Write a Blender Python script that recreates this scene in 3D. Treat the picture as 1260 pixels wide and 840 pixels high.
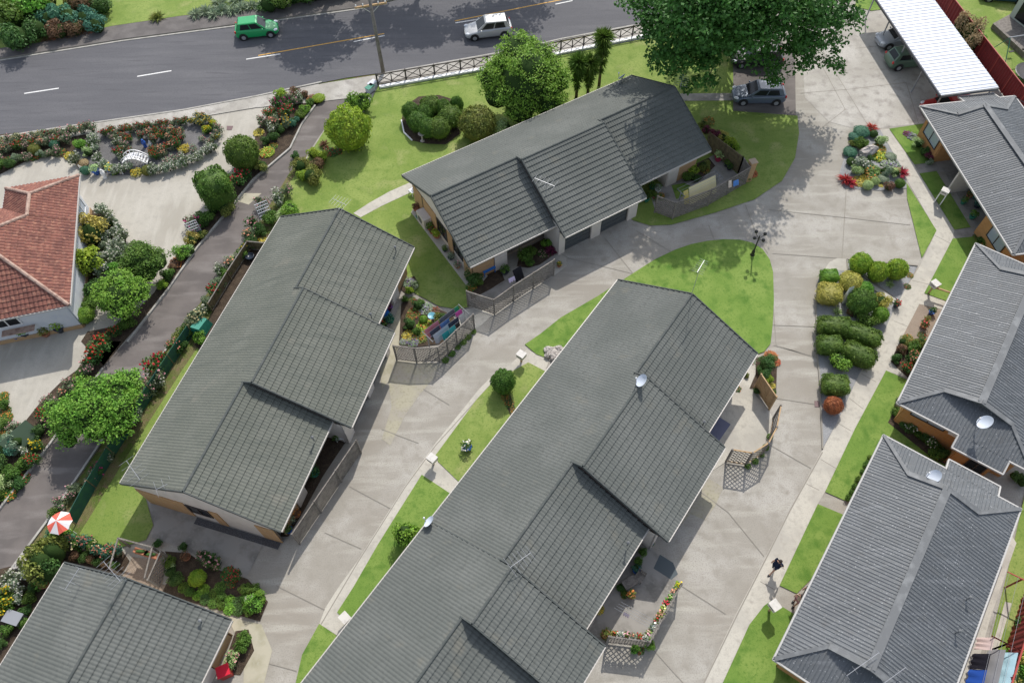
import bpy, math, random
import numpy as np
from mathutils import Vector, Matrix

for o in list(bpy.data.objects): bpy.data.objects.remove(o)
SC = bpy.context.scene
COL = SC.collection
R = math.radians
# ------------------------------------------------------------ camera, sky, sun
CAM_H, FPX, PITCH, ROLL = 42.0, 934.0, R(32.42), R(-1.4)
cd = bpy.data.cameras.new('camera'); cam = bpy.data.objects.new('camera', cd); COL.objects.link(cam)
cd.sensor_width = 36.0; cd.lens = FPX/1260*36; cd.clip_end = 2000; cd.clip_start = 0.5
cam.matrix_world = Matrix.Translation((0,0,CAM_H)) @ Matrix.Rotation(PITCH,4,'X') @ Matrix.Rotation(ROLL,4,'Z')
SC.camera = cam
SUN_EL, SUN_AZ = R(46.5), R(14.0)
w = bpy.data.worlds.new('World'); SC.world = w; w.use_nodes = True
nt = w.node_tree; bg = nt.nodes['Background']
sky = nt.nodes.new('ShaderNodeTexSky'); sky.sky_type = 'NISHITA'; sky.sun_disc = False
sky.sun_elevation = SUN_EL; sky.sun_rotation = SUN_AZ; sky.air_density = 1.0; sky.dust_density = 1.5
hs0 = nt.nodes.new('ShaderNodeHueSaturation'); hs0.inputs['Saturation'].default_value = .55; nt.links.new(sky.outputs[0], hs0.inputs['Color']); nt.links.new(hs0.outputs[0], bg.inputs[0]); bg.inputs[1].default_value = 0.15
sd = bpy.data.lights.new('sun', 'SUN'); sd.energy = 2.85; sd.angle = R(0.6); sd.color = (1.0, .95, .88)
sun = bpy.data.objects.new('sun', sd); COL.objects.link(sun)
sdir = Vector((math.sin(SUN_AZ)*math.cos(SUN_EL), math.cos(SUN_AZ)*math.cos(SUN_EL), math.sin(SUN_EL)))
sun.rotation_euler = sdir.to_track_quat('Z','Y').to_euler(); sun.location = (0,0,60)
SC.view_settings.view_transform = 'Standard'; SC.view_settings.look = 'None'
SC.view_settings.exposure = 0.45; SC.view_settings.gamma = 1.0
SC.render.engine = 'CYCLES'
SC.cycles.max_bounces = 6

# ------------------------------------------------------------ helpers
_cp, _sp, _cr, _sr = math.cos(PITCH), math.sin(PITCH), math.cos(ROLL), math.sin(ROLL)
def G(px, py, z=0.0):
    """survey: world point at height z seen at photograph position (px,py)"""
    x, y, zz = px-630, -(py-420), -FPX
    x, y = _cr*x-_sr*y, _sr*x+_cr*y
    y, zz = _cp*y-_sp*zz, _sp*y+_cp*zz
    t = (CAM_H-z)/-zz
    return Vector((x*t, y*t, z))
def GP(pts, z=0.0): return [G(a, b, z) for a, b in pts]

class MB:
    def __init__(s): s.v = []; s.f = []; s.m = []
    def add(s, vs, fs, m=0):
        n = len(s.v); s.v += [tuple(p) for p in vs]; s.f += [tuple(i+n for i in f) for f in fs]; s.m += [m]*len(fs)
    def poly(s, pts, m=0): s.add(pts, [tuple(range(len(pts)))], m)
    def box(s, T, x0, x1, y0, y1, z0, z1, m=0):
        p = [T(x,y,z) for z in (z0,z1) for x,y in ((x0,y0),(x1,y0),(x1,y1),(x0,y1))]
        s.add(p, [(3,2,1,0),(4,5,6,7),(0,1,5,4),(1,2,6,5),(2,3,7,6),(3,0,4,7)], m)
    def bar(s, a, b, w, h, m=0, up=(0,0,1)):
        """box beam from a to b, width w, height h"""
        a, b = Vector(a), Vector(b); d = (b-a).normalized(); u = Vector(up)
        sx = d.cross(u)
        if sx.length < 1e-4: sx = d.cross(Vector((1,0,0)))
        sx.normalize(); sz = sx.cross(d).normalized(); sx *= w/2; sz *= h/2
        p = [q+i*sx+j*sz for q in (a,b) for i,j in ((-1,-1),(1,-1),(1,1),(-1,1))]
        s.add(p, [(3,2,1,0),(4,5,6,7),(0,1,5,4),(1,2,6,5),(2,3,7,6),(3,0,4,7)], m)
    def tube(s, a, b, r0, r1=None, n=8, m=0, cap=True):
        r1 = r0 if r1 is None else r1
        a, b = Vector(a), Vector(b); d = (b-a).normalized()
        u = d.cross(Vector((0,0,1)))
        if u.length < 1e-3: u = Vector((1,0,0))
        u.normalize(); v = d.cross(u)
        vs = []
        for q, r in ((a,r0),(b,r1)):
            for k in range(n):
                t = 2*math.pi*k/n; vs.append(q+u*(r*math.cos(t))+v*(r*math.sin(t)))
        fs = [(k,(k+1)%n,n+(k+1)%n,n+k) for k in range(n)]
        if cap: fs += [tuple(range(n))[::-1], tuple(range(n,2*n))]
        s.add(vs, fs, m)
    def lathe(s, c, prof, n=12, m=0):
        c = Vector(c); vs = []; fs = []
        for r, z in prof:
            for k in range(n):
                t = 2*math.pi*k/n; vs.append(c+Vector((r*math.cos(t), r*math.sin(t), z)))
        for i in range(len(prof)-1):
            for k in range(n): fs.append((i*n+k, i*n+(k+1)%n, (i+1)*n+(k+1)%n, (i+1)*n+k))
        fs.append(tuple(range((len(prof)-1)*n, len(prof)*n))); fs.append(tuple(range(n))[::-1])
        s.add(vs, fs, m)
    def blob(s, c, rx, ry, rz, n=10, k=6, m=0, jit=0.0, rng=None, rot=0.0, p=1.0):
        """ellipsoid; p<1 makes it boxier (superellipsoid)"""
        vs = []; fs = []; ca, sa = math.cos(rot), math.sin(rot)
        f = lambda v: math.copysign(abs(v)**p, v)
        for i in range(k+1):
            ph = -math.pi/2+math.pi*i/k
            for j in range(n):
                th = 2*math.pi*j/n
                q = 1+(rng.uniform(-jit,jit) if jit else 0)
                x, y, z = f(math.cos(ph))*f(math.cos(th))*rx*q, f(math.cos(ph))*f(math.sin(th))*ry*q, f(math.sin(ph))*rz*q
                vs.append((c[0]+ca*x-sa*y, c[1]+sa*x+ca*y, c[2]+z))
        for i in range(k):
            for j in range(n): fs.append((i*n+j, i*n+(j+1)%n, (i+1)*n+(j+1)%n, (i+1)*n+j))
        s.add(vs, fs, m)

def tag(o, label=None, cat=None, group=None, kind=None):
    if label: o['label'] = label
    if cat: o['category'] = cat
    if group: o['group'] = group
    if kind: o['kind'] = kind
    return o
def mk(name, mb, mats, parent=None, loc=(0,0,0), smooth=False):
    """one mesh object; mb vertices are world coordinates, loc its origin"""
    loc = Vector(loc)
    me = bpy.data.meshes.new(name)
    me.from_pydata([(a-loc.x, b-loc.y, c-loc.z) for a,b,c in mb.v], [], mb.f)
    if not isinstance(mats, (list,tuple)): mats = [mats]
    for m in mats: me.materials.append(m)
    if any(mb.m): me.polygons.foreach_set('material_index', mb.m)
    if smooth: me.polygons.foreach_set('use_smooth', [True]*len(me.polygons))
    o = bpy.data.objects.new(name, me); COL.objects.link(o)
    if parent is not None:
        o.parent = parent
        if parent.parent is None and parent.type == 'EMPTY' : o.location = (0,0,0)
    else: o.location = loc
    return o
def root(name, loc, label, cat, group=None):
    e = bpy.data.objects.new(name, None); e.empty_display_size = .3; COL.objects.link(e); e.location = loc
    return tag(e, label, cat, group)
class Thing:
    """an empty with parts given in world coordinates"""
    def __init__(s, name, loc, label, cat, group=None):
        s.loc = Vector(loc); s.e = root(name, loc, label, cat, group)
    def part(s, name, mb, mats, parent=None, smooth=False, label=None):
        o = mk(name, mb, mats, parent or s.e, s.loc, smooth)
        o.location = (0,0,0)
        if label: o['label'] = label
        return o
def centre(pts):
    c = Vector((0,0,0))
    for p in pts: c += Vector(p)
    return c/len(pts)
def solo(name, mb, mats, label, cat, group=None, smooth=False, loc=None):
    if loc is None:
        a = np.array(mb.v); loc = (a[:,0].mean(), a[:,1].mean(), a[:,2].min())
    o = mk(name, mb, mats, None, loc, smooth)
    return tag(o, label, cat, group)
def clone(e, loc, rz=0.0, sc=1.0, label=None, group=None):
    r = e.copy(); COL.objects.link(r); r.location = loc; r.rotation_euler = (0,0,rz)
    r.scale = (sc,sc,sc) if not isinstance(sc,(tuple,list)) else sc
    if label: r['label'] = label
    if group: r['group'] = group
    for ch in e.children:
        c = ch.copy(); COL.objects.link(c); c.parent = r
        for g in ch.children:
            d = g.copy(); COL.objects.link(d); d.parent = c
    return r
def struct(name, mb, mats, smooth=False):
    o = mk(name, mb, mats, None, (0,0,0), smooth); o['kind'] = 'structure'; return o

# ------------------------------------------------------------ materials
def mat(name, col, rough=.7, spec=.5, metal=0.0, noise=None, bump=None, var=None, emit=None, trans=None, coat=0):
    """noise: list of (scale, colour2, lo, hi, detail) mixed over; bump: (scale,strength,dist)"""
    m = bpy.data.materials.new(name); m.use_nodes = True; t = m.node_tree; b = t.nodes['Principled BSDF']
    b.inputs['Roughness'].default_value = rough; b.inputs['Specular IOR Level'].default_value = spec
    b.inputs['Metallic'].default_value = metal
    if coat: b.inputs['Coat Weight'].default_value = coat
    rgb = t.nodes.new('ShaderNodeRGB'); rgb.outputs[0].default_value = (*col,1); cur = rgb.outputs[0]
    co = t.nodes.new('ShaderNodeNewGeometry').outputs['Position'] if (noise or bump) else None
    for sc, c2, lo, hi, det in (noise or []):
        n = t.nodes.new('ShaderNodeTexNoise'); n.inputs['Detail'].default_value = det
        if isinstance(sc, tuple):
            mp = t.nodes.new('ShaderNodeMapping'); mp.inputs['Rotation'].default_value = (0,0,sc[2]); mp.inputs['Scale'].default_value = (sc[0],sc[1],sc[0])
            t.links.new(co, mp.inputs[0]); t.links.new(mp.outputs[0], n.inputs['Vector']); n.inputs['Scale'].default_value = 1
        else:
            t.links.new(co, n.inputs['Vector']); n.inputs['Scale'].default_value = sc
        r = t.nodes.new('ShaderNodeMapRange'); r.inputs[1].default_value = lo; r.inputs[2].default_value = hi
        t.links.new(n.outputs['Fac'], r.inputs[0])
        x = t.nodes.new('ShaderNodeMix'); x.data_type = 'RGBA'; x.inputs['B'].default_value = (*c2,1)
        t.links.new(r.outputs[0], x.inputs['Factor']); t.links.new(cur, x.inputs['A']); cur = x.outputs['Result']
    if var:   # per-leaf / per-object variation
        g = t.nodes.new('ShaderNodeNewGeometry'); oi = t.nodes.new('ShaderNodeObjectInfo')
        a = t.nodes.new('ShaderNodeMath'); a.operation = 'MULTIPLY_ADD'; a.inputs[1].default_value = var[0]; a.inputs[2].default_value = 1-var[0]/2
        t.links.new(g.outputs['Random Per Island'], a.inputs[0])
        hs = t.nodes.new('ShaderNodeHueSaturation'); t.links.new(cur, hs.inputs['Color'])
        t.links.new(a.outputs[0], hs.inputs['Value'])
        h = t.nodes.new('ShaderNodeMath'); h.operation = 'MULTIPLY_ADD'; h.inputs[1].default_value = var[1]; h.inputs[2].default_value = .5-var[1]/2
        t.links.new(oi.outputs['Random'], h.inputs[0]); t.links.new(h.outputs[0], hs.inputs['Hue']); cur = hs.outputs[0]
    t.links.new(cur, b.inputs['Base Color'])
    if bump:
        n = t.nodes.new('ShaderNodeTexNoise'); n.inputs['Scale'].default_value = bump[0]; n.inputs['Detail'].default_value = 4
        t.links.new(co, n.inputs['Vector'])
        bp = t.nodes.new('ShaderNodeBump'); bp.inputs['Strength'].default_value = bump[1]; bp.inputs['Distance'].default_value = bump[2]
        t.links.new(n.outputs['Fac'], bp.inputs['Height']); t.links.new(bp.outputs[0], b.inputs['Normal'])
    if emit: b.inputs['Emission Color'].default_value = (*emit[:3],1); b.inputs['Emission Strength'].default_value = emit[3]
    if trans:
        out = t.nodes['Material Output']; tr = t.nodes.new('ShaderNodeBsdfTranslucent'); mx = t.nodes.new('ShaderNodeMixShader')
        t.links.new(cur, tr.inputs[0]); mx.inputs[0].default_value = trans
        t.links.new(b.outputs[0], mx.inputs[1]); t.links.new(tr.outputs[0], mx.inputs[2]); t.links.new(mx.outputs[0], out.inputs[0])
    return m

M = {}
M['conc'] = mat('driveway_concrete', (.315,.294,.254), .85, .3, noise=[(.35,(.41,.39,.35),.45,.62,6),(1.6,(.285,.264,.225),.5,.72,8),(.18,(.29,.265,.225),.5,.66,3),((.25,1.6,.9),(.42,.40,.35),.52,.72,5),(14,(.25,.235,.21),.48,.78,4)], bump=(20,.3,.01))
M['conc2'] = mat('parking_concrete', (.37,.35,.31), .85, .3, noise=[(.35,(.47,.45,.41),.42,.6,6),(1.3,(.27,.25,.225),.5,.72,8),(14,(.28,.265,.24),.48,.8,4)], bump=(20,.3,.01))
M['path'] = mat('footpath_concrete', (.50,.475,.41), .85, .3, noise=[(.5,(.40,.38,.335),.45,.65,6),(3,(.36,.335,.29),.52,.75,7),(16,(.38,.36,.32),.5,.8,3)], bump=(20,.3,.01))
M['court'] = mat('courtyard_concrete', (.44,.415,.36), .85, .3, noise=[(.25,(.36,.335,.285),.45,.62,5),(2,(.37,.35,.305),.5,.75,7),((1.8,.3,.3),(.47,.445,.39),.5,.72,4),(12,(.35,.33,.29),.5,.78,4)], bump=(20,.2,.01))
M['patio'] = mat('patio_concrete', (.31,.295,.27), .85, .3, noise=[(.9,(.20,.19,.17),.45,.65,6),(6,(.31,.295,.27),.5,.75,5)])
M['yellowpath'] = mat('mossy_concrete', (.43,.40,.31), .9, .3, noise=[(1.2,(.33,.31,.22),.45,.65,6),(6,(.40,.38,.3),.5,.75,5)])
M['asph'] = mat('road_asphalt', (.114,.114,.123), .9, .3, noise=[((.12,.9,-.2),(.138,.137,.145),.45,.65,5),((.3,3,-.2),(.095,.095,.103),.55,.75,4),(25,(.08,.08,.088),.5,.75,2)], bump=(40,.4,.01))
M['lane'] = mat('lane_asphalt', (.162,.143,.133), .9, .3, noise=[(.6,(.122,.108,.102),.42,.62,6),((.3,1.5,-.85),(.205,.185,.173),.5,.66,4),(30,(.13,.12,.11),.5,.78,2)], bump=(40,.4,.01))
M['walk'] = mat('asphalt_footpath', (.16,.148,.14), .9, .3, noise=[(1,(.12,.11,.105),.42,.62,6),(20,(.11,.1,.098),.5,.78,2)])
M['kerb'] = mat('kerb_concrete', (.40,.385,.35), .85, noise=[(2,(.28,.27,.24),.45,.7,5)])
M['joint'] = mat('joint_filler', (.262,.242,.208), .95)
M['grass'] = mat('lawn_grass', (.175,.245,.052), .9, .2, noise=[(.32,(.25,.31,.085),.42,.62,6),(1.1,(.13,.205,.038),.5,.7,6),(.55,(.36,.36,.15),.56,.74,7),(9,(.11,.19,.034),.50,.72,5),(38,(.21,.29,.075),.48,.75,2)], bump=(30,.45,.04))
M['grass2'] = mat('lush_lawn_grass', (.138,.232,.042), .9, .2, noise=[(.4,(.20,.285,.065),.42,.62,6),(1.3,(.07,.16,.022),.5,.7,6),(9,(.095,.18,.028),.50,.72,5),(38,(.18,.28,.06),.48,.75,2)], bump=(30,.45,.04))
M['verge'] = mat('rough_verge', (.17,.16,.07), .95, .2, noise=[(.8,(.10,.15,.03),.42,.6,6),(3,(.22,.15,.10),.5,.7,6),(20,(.09,.09,.03),.5,.7,3)], bump=(25,.9,.05))
M['soil'] = mat('garden_soil', (.068,.050,.036), .95, .2, noise=[(3,(.10,.074,.052),.42,.62,6),(20,(.042,.031,.022),.45,.7,3)], bump=(18,1,.06))
M['gravel'] = mat('grey_gravel', (.31,.315,.32), .9, .3, noise=[(1,(.40,.405,.41),.45,.65,5),(28,(.20,.205,.21),.45,.62,2)], bump=(26,1,.04))
M['tangravel'] = mat('tan_gravel', (.36,.29,.23), .9, .3, noise=[(1,(.30,.24,.19),.45,.65,5),(28,(.2,.16,.12),.45,.65,2)], bump=(26,1,.04))
M['darkgravel'] = mat('dark_pebbles', (.07,.07,.075), .9, .3, noise=[(24,(.16,.16,.17),.5,.7,2)], bump=(26,1,.04))
M['tile'] = mat('roof_tile_grey_green', (.128,.136,.116), .9, .2, noise=[(.35,(.155,.162,.14),.42,.65,5),((.3,2.6,.9),(.105,.115,.10),.5,.75,4),(5,(.11,.12,.105),.52,.75,4),(.9,(.165,.165,.14),.62,.75,6)])
M['tile2'] = mat('roof_tile_weathered', (.116,.125,.116), .88, .22, noise=[(.35,(.142,.15,.14),.42,.65,5),(5,(.10,.107,.10),.52,.75,4),(.9,(.15,.15,.13),.62,.75,6)])
M['cap'] = mat('ridge_cap_dark', (.078,.088,.084), .8, .3, noise=[(3,(.11,.115,.11),.45,.7,4)])
M['iron'] = mat('corrugated_iron_grey', (.098,.107,.115), .58, .45, 0, noise=[(.5,(.118,.128,.137),.42,.65,5),((.4,5,-.6),(.165,.175,.185),.55,.8,4),(2.2,(.10,.105,.108),.55,.75,5),(13,(.38,.39,.40),.67,.71,2)])
M['ironcap'] = mat('iron_ridge_flashing', (.135,.142,.147), .65, .4, 0, noise=[(2,(.22,.23,.235),.5,.75,4)])
M['zinc'] = mat('white_roofing_iron', (.64,.66,.70), .38, .5, 0, noise=[((.5,3,.2),(.54,.58,.65),.45,.7,5),(1.5,(.50,.52,.56),.56,.8,5)])
M['redtile'] = mat('red_clay_tile', (.245,.105,.08), .85, .2, noise=[(1.5,(.17,.075,.06),.4,.62,6),(4.5,(.37,.185,.13),.52,.68,3),(9,(.12,.065,.06),.52,.72,3)])
M['redcap'] = mat('mortared_ridge', (.42,.30,.24), .85, noise=[(4,(.25,.15,.12),.45,.65,5)])
M['cream'] = mat('cream_cladding', (.62,.575,.53), .7, .4, noise=[(2,(.56,.52,.47),.45,.7,4)])
M['white'] = mat('white_paint', (.78,.78,.78), .45, noise=[(3,(.68,.68,.67),.5,.75,4)])
M['gutterw'] = mat('pale_gutter', (.44,.43,.41), .6)
M['bluewhite'] = mat('pale_render_wall', (.60,.62,.66), .6, noise=[(2,(.54,.57,.63),.45,.7,4)])
M['gutter'] = mat('gutter_paint', (.50,.47,.43), .5)
M['darkglass'] = mat('window_glass', (.012,.015,.018), .12, .35)
M['paleglass'] = mat('curtained_window_glass', (.34,.40,.48), .08, .8)
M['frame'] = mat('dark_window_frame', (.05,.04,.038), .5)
M['garage'] = mat('garage_door_grey', (.075,.085,.09), .5)
M['interior'] = mat('dark_interior', (.03,.03,.032), .8)
M['blackplastic'] = mat('black_plastic', (.015,.015,.016), .5)
def brick_mat(name, c1, c2, mortar, ang):
    m = mat(name, c1, .85, .3); t = m.node_tree; b = t.nodes['Principled BSDF']
    g = t.nodes.new('ShaderNodeNewGeometry'); mp = t.nodes.new('ShaderNodeMapping'); mp.inputs['Rotation'].default_value=(0,0,-ang)
    t.links.new(g.outputs['Position'], mp.inputs[0])
    sp = t.nodes.new('ShaderNodeSeparateXYZ'); t.links.new(mp.outputs[0], sp.inputs[0])
    ad = t.nodes.new('ShaderNodeMath'); ad.operation='ADD'; t.links.new(sp.outputs[0], ad.inputs[0]); t.links.new(sp.outputs[1], ad.inputs[1])
    cb = t.nodes.new('ShaderNodeCombineXYZ'); t.links.new(ad.outputs[0], cb.inputs[0]); t.links.new(sp.outputs[2], cb.inputs[1])
    br = t.nodes.new('ShaderNodeTexBrick'); br.inputs['Scale'].default_value=1; br.inputs['Brick Width'].default_value=.24; br.inputs['Row Height'].default_value=.086; br.inputs['Mortar Size'].default_value=.008
    br.inputs['Color1'].default_value=(*c1,1); br.inputs['Color2'].default_value=(*c2,1); br.inputs['Mortar'].default_value=(*mortar,1)
    t.links.new(cb.outputs[0], br.inputs['Vector']); t.links.new(br.outputs[0], b.inputs['Base Color'])
    return m

# ------------------------------------------------------------ roof cladding with real relief
def wave_tile(u):
    t = (u/0.185) % 1.0
    return .017*max(0.0, math.sin(math.pi*t))**1.5
def wave_iron(u):
    t = (u/0.19) % 1.0
    return .030 if .3 < t < .72 else 0.0
def wave_clay(u):
    t = (u/0.26) % 1.0
    return .05*abs(math.sin(math.pi*t))
def wave_wide(u):
    t = (u/0.38) % 1.0
    return .035 if .40 < t < .62 else 0.0
def clad(mb, O, U, V, poly, wave, du, course=None, step=.0, m=0, n=None):
    O, U, V = Vector(O), Vector(U).normalized(), Vector(V).normalized()
    N = U.cross(V).normalized()
    if N.z < 0: N = -N
    us = [p[0] for p in poly]; u0, u1 = min(us), max(us)
    xs = sorted(set([round(x,4) for x in list(np.arange(u0,u1,du))+us+[u1]]))
    def span(u):
        lo, hi = 1e9, -1e9
        k = len(poly)
        for i in range(k):
            (a,b), (c,d) = poly[i], poly[(i+1)%k]
            if abs(a-c) < 1e-9:
                if abs(u-a) < 1e-6: lo = min(lo,b,d); hi = max(hi,b,d)
            elif min(a,c)-1e-9 <= u <= max(a,c)+1e-9:
                v = b+(d-b)*(u-a)/(c-a); lo = min(lo,v); hi = max(hi,v)
        return lo, hi
    sp = [span(u) for u in xs]
    v0, v1 = min(a for a,_ in sp), max(b for _,b in sp)
    bands = [(v0,v1)] if not course else [(v0+i*course, v0+(i+1)*course) for i in range(int(math.ceil((v1-v0)/course-1e-6)))]
    for b0, b1 in bands:
        rows = []
        L = b1-b0
        for u, (lo,hi) in zip(xs, sp):
            a = min(max(lo,b0),b1); b = min(max(hi,b0),b1)
            if lo > b1 or hi < b0: a = b = (b1 if lo > b1 else b0)
            h = wave(u)
            za = h+step*(1-(a-b0)/L); zb = h+step*(1-(b-b0)/L)
            rows.append((a,b,za,zb,h,u))
        base = len(mb.v)
        for a,b,za,zb,h,u in rows:
            P = O+U*u
            mb.v.append(tuple(P+V*a+N*(h-.004 if course else -.02))); mb.v.append(tuple(P+V*a+N*za)); mb.v.append(tuple(P+V*b+N*zb))
        for i in range(len(rows)-1):
            A, B = rows[i], rows[i+1]
            if A[1]-A[0] < 1e-5 and B[1]-B[0] < 1e-5: continue
            p = base+3*i; q = base+3*(i+1)
            mb.f.append((p,q,q+1,p+1)); mb.m.append(m)
            mb.f.append((p+1,q+1,q+2,p+2)); mb.m.append(m)
class Frame:
    def __init__(s, o, xd, flip=False, z=2.6):
        o = G(*o, z); x = G(*xd, z)-o; x.normalize(); y = Vector((-x.y, x.x, 0))
        if flip: y = -y
        s.o = Vector((o.x,o.y,0)); s.x = x; s.y = y; s.ang = math.atan2(x.y, x.x)
    def __call__(s, x, y, z=0): return s.o+s.x*x+s.y*y+Vector((0,0,z))
def slope(mb, T, corners, wave, du, course=None, step=0, m=0):
    """corners: local (x,y,z) coplanar convex; first two are the eave"""
    P = [T(*c) for c in corners]; O = P[0]; U = (P[1]-P[0]).normalized(); N = U.cross(P[2]-P[0]).normalized(); V = N.cross(U)
    if V.z < 0: V = -V
    clad(mb, O, U, V, [((p-O).dot(U), (p-O).dot(V)) for p in P], wave, du, course, step, m)
# ------------------------------------------------------------ ground
def sheet(name, pts, z, m, thick=0.0, edge=None, world=False):
    P = pts if world else GP(pts, 0)
    top = [Vector((p[0],p[1],z)) for p in P]; mb = MB(); mb.poly(top)
    if thick:
        n = len(top); vs = top+[p-Vector((0,0,thick)) for p in top]
        mb.add(vs, [(i,(i+1)%n,n+(i+1)%n,n+i) for i in range(n)], 1 if edge else 0)
    return struct(name, mb, [m, edge] if edge else m)
mb = MB(); mb.poly([(-400,-250,-.02),(400,-250,-.02),(400,500,-.02),(-400,500,-.02)]); struct('ground', mb, M['verge'])
M['ovalgravel'] = mat('dull_grey_gravel', (.17,.165,.165), .9, .2, noise=[(1,(.22,.215,.215),.45,.65,5),(28,(.10,.10,.10),.45,.65,2)], bump=(26,1,.04))
# base sheets
sheet('village_concrete', [(390,128),(466,106),(640,77),(800,45),(905,4),(1020,-60),(1360,-60),(1400,1000),(200,1000),(-100,860),(0,717),(67,627),(122,545),(175,470),(215,420),(262,352),(292,320),(318,275),(357,212),(378,190),(405,150)], .0, M['conc'])
sheet('courtyard', [(-200,200),(0,168),(85,155),(225,135),(315,118),(390,102),(400,110),(366,150),(355,185),(310,220),(280,257),(240,305),(205,355),(155,420),(125,452),(60,545),(0,622),(-200,830)], .0, M['court'])
# the public road
sheet('road', [(-500,160),(-200,112),(0,75),(150,51),(295,32),(340,26),(447,11),(490,0),(640,-30),(900,-110),(1300,-270),(1300,-160),(1000,-50),(905,2),(807,26),(690,48),(630,62),(470,90),(427,96),(315,118),(225,135),(85,155),(0,168),(-200,205),(-500,260)], .02, M['asph'])
sheet('road_footpath', [(-500,145),(-200,98),(0,61),(50,54),(137,34),(225,21),(315,13),(415,-2),(560,-30),(560,-18),(447,9.5),(340,24.5),(295,30.5),(150,49.5),(0,73.5),(-200,110.5),(-500,158)], .12, M['walk'], .14, M['joint'])
sheet('roadside_footpath', [(0,170),(85,157),(225,137),(315,120),(400,103),(470,92),(640,63),(810,28),(905,4),(907,8),(800,44),(640,76),(466,104),(458,112),(425,122),(392,126),(315,133),(225,148),(110,165),(0,186)], .05, M['conc2'])
K = MB()
for a, b in zip([(0,74.5),(150,50.5),(295,31.5),(340,25.5)], [(150,50.5),(295,31.5),(340,25.5),(447,10.5)]): K.bar(G(*a,.03), G(*b,.03), .16, .06)
for a, b in zip([(0,168.5),(85,155.5),(225,135.5),(315,118.5)], [(85,155.5),(225,135.5),(315,118.5),(396,101)]): K.bar(G(*a,.03), G(*b,.03), .14, .08)
for a, b in zip([(470,91),(630,62.5),(690,48.5),(807,26.5)], [(630,62.5),(690,48.5),(807,26.5),(905,2)]): K.bar(G(*a,.04), G(*b,.04), .14, .12)
struct('road_kerb', K, M['kerb'])
M['mossy'] = mat('mossy_concrete_patch', (.38,.355,.27), .9, .2, noise=[(.8,(.345,.32,.272),.42,.6,6),(6,(.28,.265,.19),.5,.75,5)])
M['linew'] = mat('road_paint_white', (.72,.72,.70), .7, noise=[(6,(.5,.5,.49),.5,.75,4)])
M['liney'] = mat('road_paint_yellow', (.62,.34,.06), .7, noise=[(6,(.45,.27,.07),.5,.75,4)])
def stripe(mb, a, b, w, z=.026, off=0):
    a, b = G(*a), G(*b); d = (b-a).normalized(); s = Vector((-d.y,d.x,0)); a = a+s*off; b = b+s*off
    mb.poly([Vector((*(p+s*k)[:2], z)) for p, k in ((a,-w/2),(b,-w/2),(b,w/2),(a,w/2))])
P = MB()
for a, b in (((-30,125.5),(-70,132)),((30,115.5),(72.5,109)),((169,94.5),(211,87.5))): stripe(P, a, b, .13)
for a, b in (((303,72.5),(345,66)),((435,51),(473,43.5)),((560,28),(600,21.5)),((683,5),(704,.5))): stripe(P, a, b, .12, off=-.10)
struct('road_marking_white', P, M['linew'])
P = MB()
for a, b in (((318,69.5),(473,42.5)),((560,27),(700,-1))): stripe(P, a, b, .12, off=.08)
struct('road_marking_yellow', P, M['liney'])
# the asphalt lane between the gardens
sheet('lane', [(397,104),(458,108),(462,113),(432,132),(405,150),(378,190),(357,212),(318,275),(292,320),(262,352),(210,422),(175,470),(122,545),(67,627),(0,717),(-90,840),(-160,840),(0,622),(60,545),(125,452),(155,420),(205,355),(240,305),(280,257),(310,220),(355,180),(368,150),(392,128)], .012, M['lane'])
sheet('lane_patch', [(298,238),(322,238),(306,252),(290,247)], .018, M['yellowpath'])
K = MB()
for L_ in ([(388,130),(372,152),(357,183),(312,221),(282,258),(242,306),(207,356),(157,421)],[(127,453),(62,546),(2,623),(-40,680)],[(210,423),(175,471),(123,546),(68,628),(1,718),(-40,775)]):
    for a, b in zip(L_, L_[1:]): K.bar(G(*a,.06), G(*b,.06), .13, .18)
struct('lane_kerb', K, M['kerb'])
# verges and beds along the lane
sheet('lane_verge', [(378,190),(357,212),(318,275),(292,320),(262,352),(210,422),(175,470),(122,545),(67,627),(0,717),(0,800),(60,720),(105,655),(147,600),(180,540),(260,410),(346,267),(362,240)], .03, M['verge'])
sheet('courtyard_bed', [(392,112),(396,124),(372,150),(357,180),(312,219),(282,256),(242,304),(207,354),(185,384),(155,418),(128,450),(100,420),(108,408),(150,400),(168,382),(190,360),(215,320),(245,280),(262,262),(282,238),(290,215),(308,190),(317,160),(330,140),(352,115),(375,110)], .03, M['soil'])
sheet('lane_side_bed', [(127,420),(150,420),(125,453),(60,546),(0,624),(-40,680),(-60,640),(-20,600),(0,560),(30,520),(50,495),(75,470),(95,455),(112,430)], .03, M['soil'])
sheet('oval_gravel', [(118,165),(150,160),(200,152),(240,146),(262,152),(268,165),(262,178),(245,192),(220,203),(190,212),(160,216),(125,216),(100,208),(85,195),(95,178)], .03, M['ovalgravel'])
sheet('roadside_bed', [(-60,172),(0,166),(60,160),(110,150),(118,165),(95,180),(85,195),(60,192),(30,200),(0,215),(-60,225)], .034, M['soil'])
sheet('house_bed', [(95,262),(118,258),(135,264),(150,280),(156,300),(150,330),(120,340),(118,365),(110,392),(96,396)], .03, M['soil'])
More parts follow.
